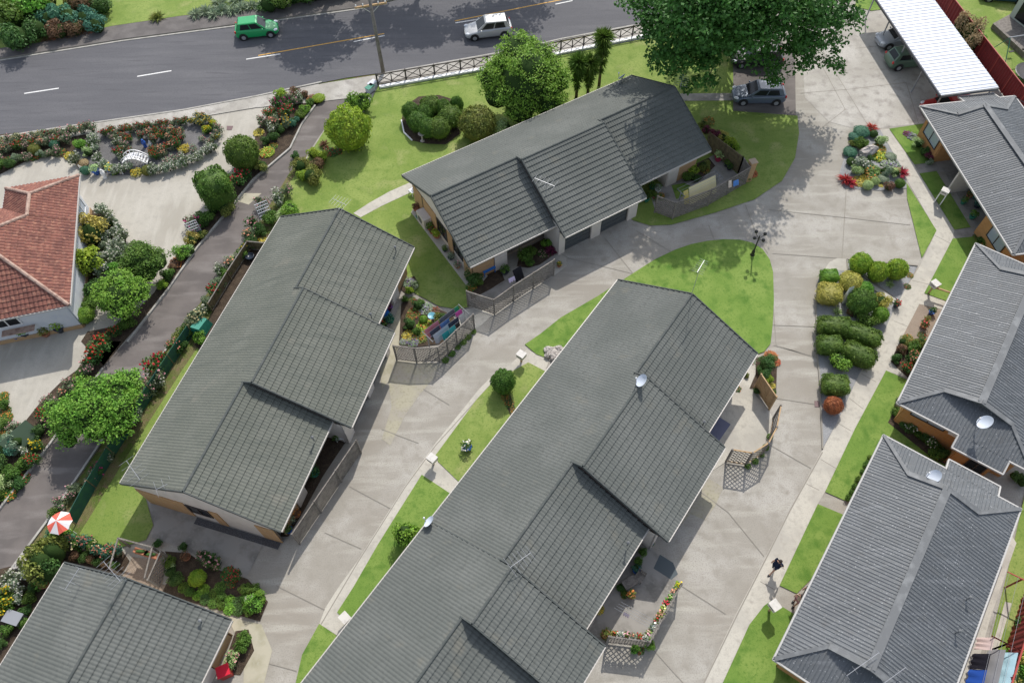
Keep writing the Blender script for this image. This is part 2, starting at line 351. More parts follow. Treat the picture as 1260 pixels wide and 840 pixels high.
# lawns
sheet('north_lawn', [(466,106),(640,78),(800,47),(880,20),(902,6),(902,137),(981,143),(983,165),(978,195),(962,223),(928,246),(880,262),(826,277),(800,278),(780,272),(700,220),(560,235),(508,256),(573,350),(577,378),(565,381),(540,377),(503,357),(480,340),(430,300),(345,268),(345,240),(372,205),(400,160),(430,142),(446,143)], .05, M['grass'])
sheet('lawn_path', [(435,263),(455,250),(480,236),(512,222),(520,230),(500,240),(470,254),(444,268)], .062, M['path'])
sheet('car_path', [(835,116),(902,115.5),(902,124.5),(842,125)], .062, M['patio'])
sheet('parking_bay', [(902,60),(960,50),(978,70),(979,143),(902,137)], .055, M['lane'])
ISL = [(646,424),(665,411),(690,391),(735,365),(780,336),(805,320),(830,308),(850,301),(870,297),(890,295),(910,295.5),(925,299),(938,307),(947,320),(951,335),(952,370),(950.5,400),(948,423),(940,433),(928,437),(840,430),(760,380),(700,430),(671,440),(660,436)]
sheet('island_lawn', ISL, .06, M['grass2'], .06)
sheet('west_strip_lawn', [(650,446),(607,470),(587,491),(536,560),(539,568),(566,594),(600,580),(700,470),(671,457)], .05, M['grass'])
sheet('west_strip_lawn', [(519,584),(554,607),(500,700),(436,770),(426,764),(415,753),(435,722),(465,670),(490,630)], .05, M['grass2'])
sheet('west_strip_lawn', [(393,767),(415,782),(385,860),(340,900),(364,840),(372,805)], .05, M['grass2'])
sheet('west_path', [(628,448),(648,430),(676,442),(671,457),(650,446),(607,470),(587,491),(536,560),(539,568),(567,594),(554,608),(519,584),(490,630),(465,670),(436,722),(415,753),(428,765),(440,768),(416,782),(393,767),(400,748),(418,720),(440,690),(470,642),(498,598),(536,545),(590,478),(612,456)], .018, M['path'])
sheet('side_lawn', [(1090,456),(1117,468),(1100,500),(1190,550),(1190,580),(1100,570),(1042,617),(1015,605),(1052,527)], .05, M['grass2'])
sheet('side_lawn', [(1006,620),(1037,633),(1030,680),(980,730),(959,720)], .05, M['grass2'])
sheet('side_lawn', [(948,739),(957,743),(980,757),(975,800),(1020,860),(990,960),(830,930),(889,840),(922,768),(940,745)], .05, M['grass2'])
sheet('side_lawn', [(1094,159),(1141,152),(1165,190),(1150,200),(1125,203)], .05, M['grass2'])
sheet('side_lawn', [(1115,225),(1152,284),(1134,318),(1126,285),(1116,245)], .05, M['grass2'])
sheet('side_lawn', [(1131,214),(1152,211),(1194,280),(1174,283)], .05, M['grass2'])
sheet('side_lawn', [(1172,294),(1202,291),(1215,310),(1180,375),(1165,371),(1137,361)], .05, M['grass2'])
sheet('footpath', [(1083,160),(1094,159),(1125,203),(1131,214),(1174,283),(1172,294),(1137,361),(1131,374),(1095,445),(1090,456),(1052,527),(1015,605),(1006,620),(959,720),(948,739),(940,745),(922,768),(889,840),(860,900),(820,900),(865,840),(907,752),(925,718),(970,630),(1011,555),(1031,517),(1057,460),(1082,420),(1105,370),(1132,327),(1152,284),(1117,224),(1100,190)], .018, M['path'])
sheet('cross_path', [(1125,203),(1150,199),(1160,209),(1152,211),(1131,214)], .014, M['patio'])
sheet('cross_path', [(1174,283),(1194,280),(1206,290),(1172,294)], .014, M['patio'])
sheet('cross_path', [(1137,361),(1165,371),(1160,381),(1131,374)], .014, M['path'])
sheet('cross_path', [(1095,445),(1118,466),(1090,456)], .014, M['path'])
sheet('tan_gravel_bed', [(1131,374.5),(1160,382),(1150,420),(1105,425),(1115,405)], .034, M['tangravel'])
sheet('flower_bed', [(1105,424),(1150,416),(1150,425),(1118,466),(1096,445)], .036, M['soil'])
sheet('rock_garden_gravel', [(1036,228),(1033,212),(1040,190),(1048,168),(1060,158),(1083,160),(1098,188),(1114,212),(1116,232),(1085,235),(1040,232)], .034, M['gravel'])
sheet('hedge_gravel', [(1016,331),(1045,334),(1078,352),(1104,372),(1082,420),(1057,460),(1031,517),(1012,552),(1009.5,500),(1008,462),(1004,420),(1004,372),(1006,345)], .034, M['gravel'])
sheet('triangle_gravel', [(1042,319),(1129,327),(1106,370),(1078,349),(1044,331)], .034, M['gravel'])
sheet('bare_concrete_corner', [(1015,331),(1020,323),(1030,318),(1041,319),(1042,334)], .04, M['path'])
K = MB(); K.bar(G(1043,333,.06), G(1104,373,.06), .34, .12); struct('gravel_edging', K, M['path'])
K = MB()
for L_ in ([(1042,319),(1129,327)],[(1042,319),(1043,333)],[(1009,345),(1004,372),(1004,420),(1008,462),(1010,500),(1012,552)]):
    for a, b in zip(L_, L_[1:]): K.bar(G(*a,.04), G(*b,.04), .08, .1)
struct('bed_edging', K, M['joint'])
# right boundary ground: grass beyond the red fence
sheet('neighbour_lawn', [(1135,-40),(1178,10),(1215,60),(1232,92),(1262,140),(1330,200),(1500,100),(1400,-60)], .05, M['grass'])
sheet('east_lawn', [(1262,600),(1290,560),(1420,600),(1400,1000),(1150,1000),(1200,860),(1225,760),(1240,700)], .05, M['grass'])
sheet('green_bank', [(-500,143),(-200,96),(0,60),(50,53),(137,33),(225,20),(315,12),(415,-3),(560,-31),(900,-120),(1300,-260),(1300,-480),(-500,-300)], .06, M['grass'])
# paler parking apron in front of the carport, patios
sheet('parking_apron', [(985,20),(1055,10),(1088,12),(1140,60),(1200,110),(1137,152),(1083,158),(1050,158),(1020,150),(990,120)], .012, M['conc2'])
sheet('entry_path', [(428,765),(440,768),(455,750),(436,722)], .022, M['path'])
sheet('mossy_apron', [(486,443),(545,447),(536,462),(516,486),(498,512),(480,548),(470,540),(482,500),(478,470)], .012, M['mossy'])
sheet('mossy_apron', [(846,598),(872,588),(890,600),(880,622),(868,640),(850,632),(830,655),(826,640)], .012, M['mossy'])
# joints in the concrete
K = MB()
def joint(*pts, w=.045):
    for a, b in zip(pts, pts[1:]): stripe(K, a, b, w, .019)
joint((1041,236),(1036,318)); joint((945,258),(1041,268),(1120,277)); joint((950,312),(1036,318))
joint((1008,160),(1040,135),(1000,60)); joint((1070,158),(1022,80),(1000,40)); joint((985,115),(1046,110),(1115,102)); joint((1052,60),(1090,56)); joint((1115,102),(1130,152))
joint((947,318),(955,425),(1010,442)); joint((952,425),(1008,440)); joint((955,490),(1009,498)); joint((947,547),(998,576)); joint((950,400),(1004,402)); 
joint((862,605),(896,630),(940,684)); joint((830,715),(893,755)); joint((805,800),(850,850)); joint((1012,556),(972,628),(945,682),(909,752),(866,840),w=.07)
joint((670,300),(700,318),(780,337)); joint((744,293),(780,338)); joint((783,284),(831,313)); joint((872,277),(880,298)); joint((917,252),(932,292),(945,312))
joint((520,478),(553,498)); joint((470,528),(515,545)); joint((430,598),(480,625)); joint((400,655),(445,675)); joint((340,720),(400,750)); joint((310,810),(365,825))
joint((620,455),(536,548),(498,600),(440,692),(395,768),w=.06)
joint((1120,245),(1133,243)); joint((1128,250),(1139,262)); joint((1060,460),(1078,470)); joint((1045,490),(1062,503)); joint((1030,520),(1047,530)); joint((1010,565),(1030,577)); joint((992,595),(1008,603)); joint((950,690),(965,700)); joint((935,715),(953,725)); joint((1150,290),(1170,300)); joint((1122,345),(1143,350)); joint((1100,395),(1117,402)); joint((470,243),(478,250)); joint((490,233),(498,242)); joint((447,255),(458,262))
struct('concrete_joints', K, M['joint'])
K = MB(); K.poly(GP([(1002,493),(1008,493),(1008.5,500.5),(1002.5,500.5)],.024)); solo('drain_grate', K, mat('rusty_grate',(.15,.09,.09),.6), 'small rusty drain grate set in the driveway beside the orange shrub', 'drain')
K = MB(); K.poly(GP([(279,155),(287,155),(285,160),(279,160)],.024)); solo('drain_grate', K, bpy.data.materials['rusty_grate'], 'small dark drain cover in the pale concrete near the road', 'drain')

# ------------------------------------------------------------ gabled village buildings
brick_o = brick_mat('tan_brick', (.47,.29,.14), (.41,.245,.115), (.42,.33,.24), .3)
brick_r = brick_mat('orange_brick', (.50,.25,.09), (.43,.21,.07), (.40,.26,.15), .5)
EZ = 2.6
TAN = 2.28/4.87
def wallseg(mb, T, a, b, z0, z1, th=.12, m=0):
    pa, pb = T(*a), T(*b); mb.bar(Vector((pa.x,pa.y,(z0+z1)/2)), Vector((pb.x,pb.y,(z0+z1)/2)), th, z1-z0, m)
def gable_building(name, T, units, label, roofmat, end_hi=True, step_at=None, ends=(.5,.5)):
    """units: list of (x0,x1,Xe,dz)"""
    th = Thing(name, T((units[0][0]+units[-1][1])/2, 5, 0), label, 'building')
    roof = MB(); caps = MB(); fas = MB()
    YC = 9.75/2; runs = []
    for u in units:
        if runs and abs(runs[-1][2]-u[3]) < .01: runs[-1][1] = u[1]
        else: runs.append([u[0],u[1],u[3]])
    for xa_, xb_, dz_ in runs: slope(roof, T, [(xa_,0,EZ+dz_),(xb_,0,EZ+dz_),(xb_,YC,EZ+dz_+YC*TAN),(xa_,YC,EZ+dz_+YC*TAN)], wave_tile, .037, .385, .055)
    for i, (x0,x1,Xe,dz) in enumerate(units):
        yr = Xe/2; zr = EZ+yr*TAN+dz
        if yr > 4.9: slope(roof, T, [(x0,YC,EZ+dz+YC*TAN),(x1,YC,EZ+dz+YC*TAN),(x1,yr,zr),(x0,yr,zr)], wave_tile, .037, .385, .055)
        slope(roof, T, [(x0,Xe,EZ+dz),(x1,Xe,EZ+dz),(x1,yr,zr),(x0,yr,zr)], wave_tile, .037, .385, .055)
        caps.tube(T(x0,yr,zr+.03), T(x1,yr,zr+.02), .075, n=8)
        # underside
        fas.poly([T(x0,0,EZ+dz-.10),T(x1,0,EZ+dz-.10),T(x1,yr,zr-.10),T(x0,yr,zr-.10)]); fas.poly([T(x0,Xe,EZ+dz-.10),T(x1,Xe,EZ+dz-.10),T(x1,yr,zr-.10),T(x0,yr,zr-.10)])
        for y, s in ((0,-1),(Xe,1)):
            gut = MB(); gut.bar(T(x0,y+s*.04,EZ+dz-.03), T(x1,y+s*.04,EZ+dz-.03), .10, .11); th.part('gutter', gut, M['gutter'])
        # barges at both ends of each unit where it is exposed
        for x, j in ((x0,i-1),(x1,i+1)):
            sx = -1 if x == x0 else 1
            nb = units[j] if 0 <= j < len(units) else None
            if nb is None:
                for y in (0,Xe): caps.bar(T(x+sx*.03,y,EZ+dz-.02), T(x+sx*.03,yr,zr-.02), .06, .22)
            elif Xe > nb[2] or dz > nb[3]+.01:
                nyr = nb[2]/2; nz = EZ+nyr*TAN+nb[3]
                caps.bar(T(x+sx*.03,Xe,EZ+dz-.02), T(x+sx*.03,yr,zr-.02), .07, .18)
                caps.bar(T(x+sx*.03,yr,zr-.02), T(x+sx*.03,nyr-.1,nz+ (dz-nb[3])-.02), .07, .18)
                fas.poly([T(x,Xe,EZ+dz-.1),T(x,yr,zr-.1),T(x,nyr,nz-.2),T(x,nb[2],EZ+nb[3]-.2)])
                if dz > nb[3]+.01:
                    caps.bar(T(x+sx*.03,0,EZ+dz-.02), T(x+sx*.03,yr,zr-.02), .07, .14)
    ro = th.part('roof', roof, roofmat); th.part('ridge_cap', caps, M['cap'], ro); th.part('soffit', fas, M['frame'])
    # walls
    W = MB(); xa, xb = units[0][0]+ends[0], units[-1][1]-ends[1]
    wallseg(W, T, (xa,.7), (xb,.7), 0, EZ+.2)
    for (x0,x1,Xe,dz), k in ((units[0],0),(units[-1],1)):
        x = (x0+ends[0]) if k == 0 else (x1-ends[1]); yr = Xe/2
        zt = lambda y: EZ+min(y,Xe-y)*TAN-.12
        for s in (-.06,.06): W.poly([T(x+s,.64,0),T(x+s,Xe-.7,0),T(x+s,Xe-.7,zt(Xe-.7)),T(x+s,yr,zt(yr)),T(x+s,.64,zt(.64))])
    th.part('wall', W, M['cream'])
    return th
def quad_on_x(mb, T, x, y0, y1, z0, z1, m=0, th=.03):
    mb.box(T, min(x,x+th), max(x,x+th), y0, y1, z0, z1, m)
def window(th, T, axis, pos, a0, a1, z0, z1, out=1, glass='paleglass', bars=1, frame='frame', name='window'):
    f = MB(); g = MB(); t = .06
    def bx(mb, a, b, c, d, o0, o1):
        lo, hi = sorted((pos+out*o0, pos+out*o1))
        if axis == 'x': mb.box(T, lo, hi, a, b, c, d)
        else: mb.box(T, a, b, lo, hi, c, d)
    bx(f,a0,a1,z0,z0+t,0,.07); bx(f,a0,a1,z1-t,z1,0,.07); bx(f,a0,a0+t,z0+t,z1-t,0,.07); bx(f,a1-t,a1,z0+t,z1-t,0,.07)
    for k in range(bars):
        c = a0+(a1-a0)*(k+1)/(bars+1); bx(f,c-t/2,c+t/2,z0+t,z1-t,0,.065)
    bx(g,a0+t,a1-t,z0+t,z1-t,.0,.03)
    fo = th.part(name, f, M[frame]); th.part('pane', g, M[glass], fo)
    return fo
def front_unit(th, T, x0, x1, Xe, kind, flip=False):
    """front walls of one unit. kind 'home' or 'garage'"""
    def X(a): return (x1-(a-0)) if flip else (x0+a)
    def seg(mb, a, b, ya, yb, z1=EZ+.25): wallseg(mb, T, (X(a),ya), (X(b),yb), 0, z1)
    w1 = x1-x0
    if kind == 'home':
        b = MB(); seg(b,.5,2.15,Xe-.68,Xe-.68); th.part('brick_panel', b, brick_o)
        c = MB(); seg(c,2.2,3.15,Xe-.62,Xe-.62); seg(c,3.15,3.15,Xe-.62,Xe-1.9); th.part('front_wall', c, M['cream'])
        b = MB(); seg(b,4.3,w1-.05,Xe-1.9,Xe-1.9); th.part('brick_panel', b, brick_o)
        d = MB(); seg(d,3.2,4.25,Xe-1.95,Xe-1.95,2.2); th.part('door', d, M['darkglass'])
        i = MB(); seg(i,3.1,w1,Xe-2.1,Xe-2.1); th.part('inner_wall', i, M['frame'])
        a0, a1 = sorted((X(4.8), X(6.3))); window(th, T, 'y', Xe-1.84, a0, a1, .9, 2.1, 1, 'darkglass', 1)
    else:
        y = Xe-.7; c = MB()
        for a, b_ in ((0,.5),(2.75,3.55),(5.95,w1)): seg(c,a,b_,y,y)
        seg(c,0.06,.06,y,y-1.8); seg(c,w1-.06,w1-.06,y,y-1.8)
        c.bar(T(X(.5),y,EZ-.1), T(X(5.95),y,EZ-.1), .12, .5); th.part('front_wall', c, M['cream'])
        for a, b_ in ((.5,2.75),(3.55,5.95)):
            d = MB(); wallseg(d, T, (X(a),y-.12), (X(b_),y-.12), 0, 2.25, .05)
            for k in range(5): d.bar(T(X(a)+0,y-.08,.25+.42*k), T(X(b_),y-.08,.25+.42*k), .03, .025)
            th.part('garage_door', d, M['garage'])
TA = Frame((346,267.5),(147.5,596)); TB = Frame((495,216),(776,94), True); TC = Frame((760.5,345),(537.5,630)); TD = Frame((80,692.5),(0,821))
U3 = [(0,6.7,9.75,0),(6.7,13.45,10.95,0),(13.45,20.2,9.75,0)]
A = gable_building('unit_block', TA, U3, 'long grey tiled block between the asphalt lane and the curved driveway', M['tile'], ends=(.5,.12))
B = gable_building('unit_block', TB, U3, 'long grey tiled block nearest the road fence with two garage doors in view', M['tile2'])
C = gable_building('unit_block', TC, [(0,6.7,9.75,0),(6.7,13.2,10.95,0),(13.2,19.6,9.75,0),(19.6,22.8,10.95,.12),(22.8,29.6,9.75,.12),(29.6,34,10.95,.12)], 'longest grey tiled block in the middle, running off the bottom of the photo', M['tile2'])
D = gable_building('unit_block', TD, [(0,6.7,9.75,0),(6.7,13.4,9.75,0)], 'grey tiled block cut off by the bottom left corner, two aerials at its top edge', M['tile2'])
for th, T in ((A,TA),(B,TB)):
    front_unit(th, T, 0, 6.7, 9.75, 'home'); front_unit(th, T, 6.7, 13.45, 10.95, 'garage'); front_unit(th, T, 13.45, 20.2, 9.75, 'home', True)
front_unit(C, TC, 0, 6.7, 9.75, 'home'); front_unit(C, TC, 6.7, 13.2, 10.95, 'garage'); front_unit(C, TC, 13.2, 19.6, 9.75, 'home', True)
front_unit(D, TD, 0, 6.7, 9.75, 'home')
c = MB(); wallseg(c, TC, (19.65,10.25), (22.8,10.25), 0, EZ+.2); wallseg(c, TC, (22.8,9.1), (34,9.1), 0, EZ+.2); wallseg(c, TC, (19.66,10.25), (19.66,8), 0, EZ+.2); C.part('front_wall', c, M['cream'])
# gable end of the north block (x = 0.5, faces west)
def bricks(th, T, x, out, spans):
    for a, b in spans:
        m_ = MB(); quad_on_x(m_, T, x, a, b, 0, 2.12, th=out); th.part('brick_panel', m_, brick_o)
bricks(B, TB, .44, -.05, [(.6,2.0),(2.2,4.15),(5.75,6.5),(8.0,9.1)])
m_ = MB(); quad_on_x(m_, TB, .44, 2.03, 2.17, 0, 2.1, th=-.04); B.part('downpipe', m_, M['frame'])
window(B, TB, 'x', .44, 4.25, 5.7, .7, 2.0, -1, 'darkglass', 1); window(B, TB, 'x', .44, 6.6, 7.9, .9, 2.0, -1, 'darkglass', 1)
# gable end of the west block (x = 19.7, faces south)
bricks(A, TA, 20.14, .05, [(.65,3.6),(5.2,5.75),(8.0,9.1)])
window(A, TA, 'x', 20.14, 3.7, 5.1, .9, 2.0, 1, 'darkglass', 1)
bricks(D, TD, .44, -.05, [(.65,3.0),(6.5,9.1)]); bricks(A, TA, .44, -.05, [(.65,3.6),(6.5,9.1)]); bricks(C, TC, .44, -.05, [(.65,3.6),(6.5,9.1)])

# ------------------------------------------------------------ hipped corrugated buildings on the right
def hip_building(T, label, L=14.45, W=7.5, ov=1.0, aerial=0):
    th = Thing('hipped_house', T(L/2, W/2, 0), label, 'house')
    ZR = 3.75; d = 1.9; yr = W/2-.1; g0, g1 = 1.85, W-1.95; zg = EZ+(ZR-EZ)*g0/yr; r = MB(); caps = MB(); gut = MB(); un = MB()
    zg1 = EZ+(ZR-EZ)*(W-g1)/(W-yr)
    # long slopes (each split into convex pieces)
    for (ye, s) in ((0,0),(W,1)):
        yg, z_ = (g0,zg) if s == 0 else (g1,zg1)
        slope(r, T, [(0,ye,EZ),(L,ye,EZ),(L-d,yg,z_),(d,yg,z_)], wave_iron, .045)
        slope(r, T, [(d,yg,z_),(L-d,yg,z_),(L-d,yr,ZR),(d,yr,ZR)], wave_iron, .045)
        gut.bar(T(-.06,ye+(-.04 if s == 0 else .04),EZ-.03), T(L+.06,ye+(-.04 if s == 0 else .04),EZ-.03), .085, .11)
    k = (zg-EZ)/d
    for sg in (0,1):
        X = (lambda a: a) if sg == 0 else (lambda a: L-a)
        slope(r, T, [(X(0),0,EZ),(X(0),W,EZ),(X(d+.15),g1,zg+.15*k),(X(d+.15),g0,zg+.15*k)], wave_iron, .045)
        slope(r, T, [(X(-.78),3.56,EZ-.78*k),(X(-.78),6.3,EZ-.78*k),(X(.02),6.3,EZ+.02*k),(X(.02),3.56,EZ+.02*k)], wave_iron, .045)
        # small vertical gablet
        un = MB(); un.poly([T(X(d+.1),g0,zg-.05),T(X(d+.1),g1,zg-.05),T(X(d+.1),yr,ZR-.04)]); th.part('gablet', un, M['cap'])
        caps.bar(T(X(0),0,EZ+.05), T(X(d),g0,zg+.05), .2, .05); caps.bar(T(X(0),W,EZ+.05), T(X(d),g1,zg1+.05), .2, .05)
        caps.bar(T(X(d-.06),g0-.05,zg+.07), T(X(d-.06),yr,ZR+.07), .30, .06); caps.bar(T(X(d-.06),g1+.05,zg1+.07), T(X(d-.06),yr,ZR+.07), .30, .06)
        for a, b, z_ in (((0,-.06),(0,3.5),EZ),((-.8,3.5),(-.8,6.36),EZ-.78*k),((0,6.3),(0,W+.06),EZ)):
            gut.bar(T(X(a[0]-.05),a[1],z_-.03), T(X(b[0]-.05),b[1],z_-.03), .085, .11)
        for y in (3.52,6.34): gut.bar(T(X(0),y,EZ-.03), T(X(-.82),y,EZ-.78*k-.03), .085, .11)
    caps.bar(T(d-.1,yr,ZR+.06), T(L-d+.1,yr,ZR+.06), .42, .05)
    ro = th.part('roof', r, M['iron']); th.part('ridge_flashing', caps, M['ironcap'], ro); th.part('gutter', gut, M['gutterw'])
    return th
T1 = Frame((1132.5,131),(1247.5,314)); T2 = Frame((1201,300),(1105,495)); T3 = Frame((1087.5,536),(951,814))
H1 = hip_building(T1, 'grey iron roofed house beside the white carport, its porch full of pots'); H2 = hip_building(T2, 'middle of the three grey iron roofed houses, white dish over its lower end'); H3 = hip_building(T3, 'grey iron roofed house at the bottom right beside the red fence')
def loopwall(th, T, pts, m_, z1=EZ-.05, name='brick_wall', closed=False):
    W = MB()
    for a, b in zip(pts, pts[1:]+([pts[0]] if closed else [])): wallseg(W, T, a, b, 0, z1, .14)
    return th.part(name, W, m_)
# house 1: recessed porch between two brick ends
loopwall(H1, T1, [(3.3,2.3),(3.3,.65),(.6,.65),(.6,6.9),(13.9,6.9),(13.9,.65),(10.4,.65),(10.4,2.3)], brick_r)
loopwall(H1, T1, [(3.4,2.35),(10.3,2.35)], M['bluewhite'], name='porch_wall'); window(H1, T1, 'y', .58, 1.0, 3.0, .9, 2.0, -1, 'paleglass', 1); window(H1, T1, 'y', .58, 11.4, 13.2, .9, 2.0, -1, 'paleglass', 1)
b = MB(); b.box(T1,6.4,6.55,.3,1.9,0,EZ-.1); H1.part('porch_post', b, M['cream'])
b = MB(); b.box(T1,4.2,5.1,2.2,2.3,0,2.05); H1.part('door', b, M['frame'])
for H_, T_ in ((H2,T2),(H3,T3)):
    loopwall(H_, T_, [(.6,.65),(.6,6.9),(13.85,6.9),(13.85,.65),(.6,.65)], brick_r)
    loopwall(H_, T_, [(.6,4.0),(-.2,4.0),(-.2,5.95),(.6,5.95)], brick_r, 2.2); loopwall(H_, T_, [(13.85,5.95),(14.7,5.95),(14.7,4.1),(13.85,4.1)], brick_r, 2.2)
window(H2, T2, 'x', 13.92, 1.0, 3.0, 1.5, 2.2, 1, 'paleglass', 1); window(H2, T2, 'x', 14.77, 4.8, 5.8, .2, 2.1, 1, 'darkglass', 1)
b = MB(); b.box(T2,13.92,14.1,3.2,3.7,1.7,2.1); H2.part('meter_box', b, M['white'])
# ------------------------------------------------------------ red tiled house
ER = 3.0
TR = Frame((97.5,216),(85.5,376), True, ER)
def red_house():
    th = Thing('hipped_house', TR(6,5,0), 'white walled house with a red clay tile roof at the left edge', 'house')
    k = .53; h = 2.48; xn = 2.0; Lx = 11.72; hf = (Lx-xn)/2; YW = 16; z = lambda d: ER+k*d
    r = MB(); S_ = lambda c: slope(r, TR, c, wave_clay, .052, .34, .04)
    S_([(0,0,ER),(xn+h,0,ER),(xn+h,h,z(h)),(h,h,z(h))]); S_([(xn+h,0,ER),(Lx,0,ER),(Lx-h,h,z(h)),(xn+h,h,z(h))]); S_([(xn+h,h,z(h)),(Lx-h,h,z(h)),(xn+hf,hf,z(hf))])
    S_([(0,0,ER),(0,2*h,ER),(h,h,z(h))])
    S_([(0,2*h,ER),(xn,2*h,ER),(xn+h,h,z(h)),(h,h,z(h))])
    S_([(xn,2*h,ER),(xn,YW,ER),(xn+hf,YW,z(hf)),(xn+hf,hf,z(hf)),(xn+h,h,z(h))])
    S_([(Lx,0,ER),(Lx,YW,ER),(Lx-hf,YW,z(hf)),(Lx-hf,hf,z(hf))])
    ro = th.part('roof', r, M['redtile'])
    c = MB()
    for a, b in (((0,0,ER),(h,h,z(h))),((h,h,z(h)),(xn+h,h,z(h))),((xn+h,h,z(h)),(xn+hf,hf,z(hf))),((Lx,0,ER),(xn+hf,hf,z(hf))),((xn+hf,hf,z(hf)),(xn+hf,YW,z(hf))),((0,2*h,ER),(h,h,z(h)))):
        c.tube(TR(a[0],a[1],a[2]+.05), TR(b[0],b[1],b[2]+.05), .12, n=8)
    th.part('ridge_cap', c, M['redcap'], ro)
    for a, b in (((0,-.04),(Lx,-.04)),((-.04,0),(-.04,2*h)),((Lx+.04,0),(Lx+.04,YW)),((xn-.04,2*h),(xn-.04,YW)),((0,2*h+.04),(xn,2*h+.04))):
        g = MB(); g.bar(TR(*a,ER-.03), TR(*b,ER-.03), .10, .11); th.part('gutter', g, M['gutterw'])
    P = [(.55,.6),(Lx-.6,.6),(Lx-.6,YW),(xn+.6,YW),(xn+.6,2*h-.6),(.55,2*h-.6)]
    loopwall(th, TR, P, M['bluewhite'], ER-.05, 'wall', True)
    Q = [(.5,.53),(Lx-.53,.53),(Lx-.53,YW)]
    loopwall(th, TR, Q, brick_o, .35, 'plinth')
    window(th, TR, 'y', .53, .9, 2.4, .9, 2.2, -1, 'paleglass', 1, 'white')
    window(th, TR, 'x', Lx-.52, 3.6, 5.2, 1.6, 2.6, 1, 'darkglass', 1, 'white')
    b = MB(); b.bar(TR(Lx-.2,3.0,1.35), TR(Lx-.2,5.0,1.35), .45, .06, up=(0,0,1)); th.part('window_hood', b, M['redcap'])
red_house()
# ------------------------------------------------------------ vegetation
def leafmat(name, c, c2, tr=.25):
    c = tuple(v*1.55 for v in c); c2 = tuple(v*1.6 for v in c2)
    return mat(name, c, .6, .3, noise=[(2.2,c2,.4,.62,3)], var=(.7,.03), trans=tr)
LEAF = {
 'dark': leafmat('leaf_dark_green',(.038,.088,.022),(.06,.12,.027)), 'mid': leafmat('leaf_mid_green',(.058,.118,.018),(.09,.155,.026)),
 'bright': leafmat('leaf_bright_green',(.085,.20,.022),(.14,.26,.035)), 'lime': leafmat('leaf_lime',(.15,.24,.022),(.23,.30,.03)),
 'olive': leafmat('leaf_olive',(.10,.125,.025),(.15,.16,.035)), 'silver': leafmat('leaf_silver_green',(.14,.19,.12),(.22,.26,.18)),
 'teal': leafmat('leaf_blue_green',(.045,.13,.085),(.06,.16,.10)), 'gold': leafmat('leaf_golden',(.27,.25,.05),(.36,.32,.09)),
 'red': leafmat('leaf_crimson',(.23,.018,.02),(.32,.03,.03)), 'brown': leafmat('leaf_bronze',(.11,.06,.035),(.15,.09,.05)),
 'rust': leafmat('leaf_rust',(.24,.075,.035),(.31,.11,.05)), 'purple': leafmat('leaf_purple',(.10,.02,.05),(.15,.03,.06)),
 'rose': leafmat('leaf_rose_bush',(.085,.12,.06),(.13,.16,.09)), 'pale': leafmat('leaf_pale_green',(.24,.33,.13),(.34,.42,.2)),
 'deep': leafmat('leaf_deep_tree',(.032,.092,.016),(.055,.13,.024)), 'tan': leafmat('leaf_tan_conifer',(.24,.185,.10),(.30,.24,.13)),
 'mesh': leafmat('leaf_ivy',(.02,.05,.03),(.03,.08,.04)),
}
PET = {k: mat('petal_'+k, c, .6, .3, var=(.35,.02)) for k, c in {'red':(.50,.025,.025),'pink':(.72,.38,.40),'white':(.75,.73,.64),'yellow':(.80,.58,.03),'orange':(.62,.22,.05),'magenta':(.55,.03,.22),'purple':(.22,.09,.40),'salmon':(.78,.36,.24),'cream':(.75,.66,.38),'lilac':(.36,.30,.45)}.items()}
M['bark'] = mat('tree_bark', (.15,.115,.085), .9, .2, noise=[(5,(.08,.06,.045),.42,.6,5)], bump=(12,1,.05))
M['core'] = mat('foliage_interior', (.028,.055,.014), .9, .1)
rng = np.random.default_rng(7)
def quads(P, Nn, size, asp, rg, fold=0):
    n = len(P); t = rg.normal(size=(n,3)); t -= (t*Nn).sum(1)[:,None]*Nn; t /= np.linalg.norm(t,axis=1)[:,None]+1e-9
    b = np.cross(Nn, t); s = (size*rg.uniform(.65,1.25,n))[:,None]/2
    return np.stack([P+t*s, P+b*s*asp, P-t*s, P-b*s*asp], 1).reshape(-1,3)
def npmesh(name, V4, mats, parent=None, extra=None, loc=(0,0,0)):
    """V4: (4n,3) quads; extra: list of (MB, material_slot)"""
    V = [V4]; Fq = [np.arange(len(V4)).reshape(-1,4)]; mi = [np.zeros(len(V4)//4, int)]; off = len(V4)
    for mb, slot in (extra or []):
        v = np.array(mb.v); f = np.array([x if len(x) == 4 else (*x, x[-1]) for x in mb.f])
        V.append(v); Fq.append(f+off); mi.append(np.full(len(f), slot)); off += len(v)
    V = np.concatenate(V)-np.array(loc); F = np.concatenate(Fq); mi = np.concatenate(mi)
    me = bpy.data.meshes.new(name); me.vertices.add(len(V)); me.vertices.foreach_set('co', V.astype(np.float32).ravel())
    me.loops.add(F.size); me.loops.foreach_set('vertex_index', F.astype(np.int32).ravel())
    me.polygons.add(len(F)); me.polygons.foreach_set('loop_start', np.arange(0,F.size,4,dtype=np.int32)); me.polygons.foreach_set('loop_total', np.full(len(F),4,dtype=np.int32))
    for m in (mats if isinstance(mats,(list,tuple)) else [mats]): me.materials.append(m)
    me.polygons.foreach_set('material_index', mi.astype(np.int32)); me.update(calc_edges=True)
    o = bpy.data.objects.new(name, me); COL.objects.link(o)
    if parent is not None: o.parent = parent
    return o
def sph(n, rg, up=0.0):
    d = rg.normal(size=(n,3)); d /= np.linalg.norm(d,axis=1)[:,None]
    if up: d[:,2] = np.where(rg.random(n) < up, np.abs(d[:,2]), d[:,2])
    return d
def spow(x, p): return np.sign(x)*np.abs(x)**p
PROTO = {}
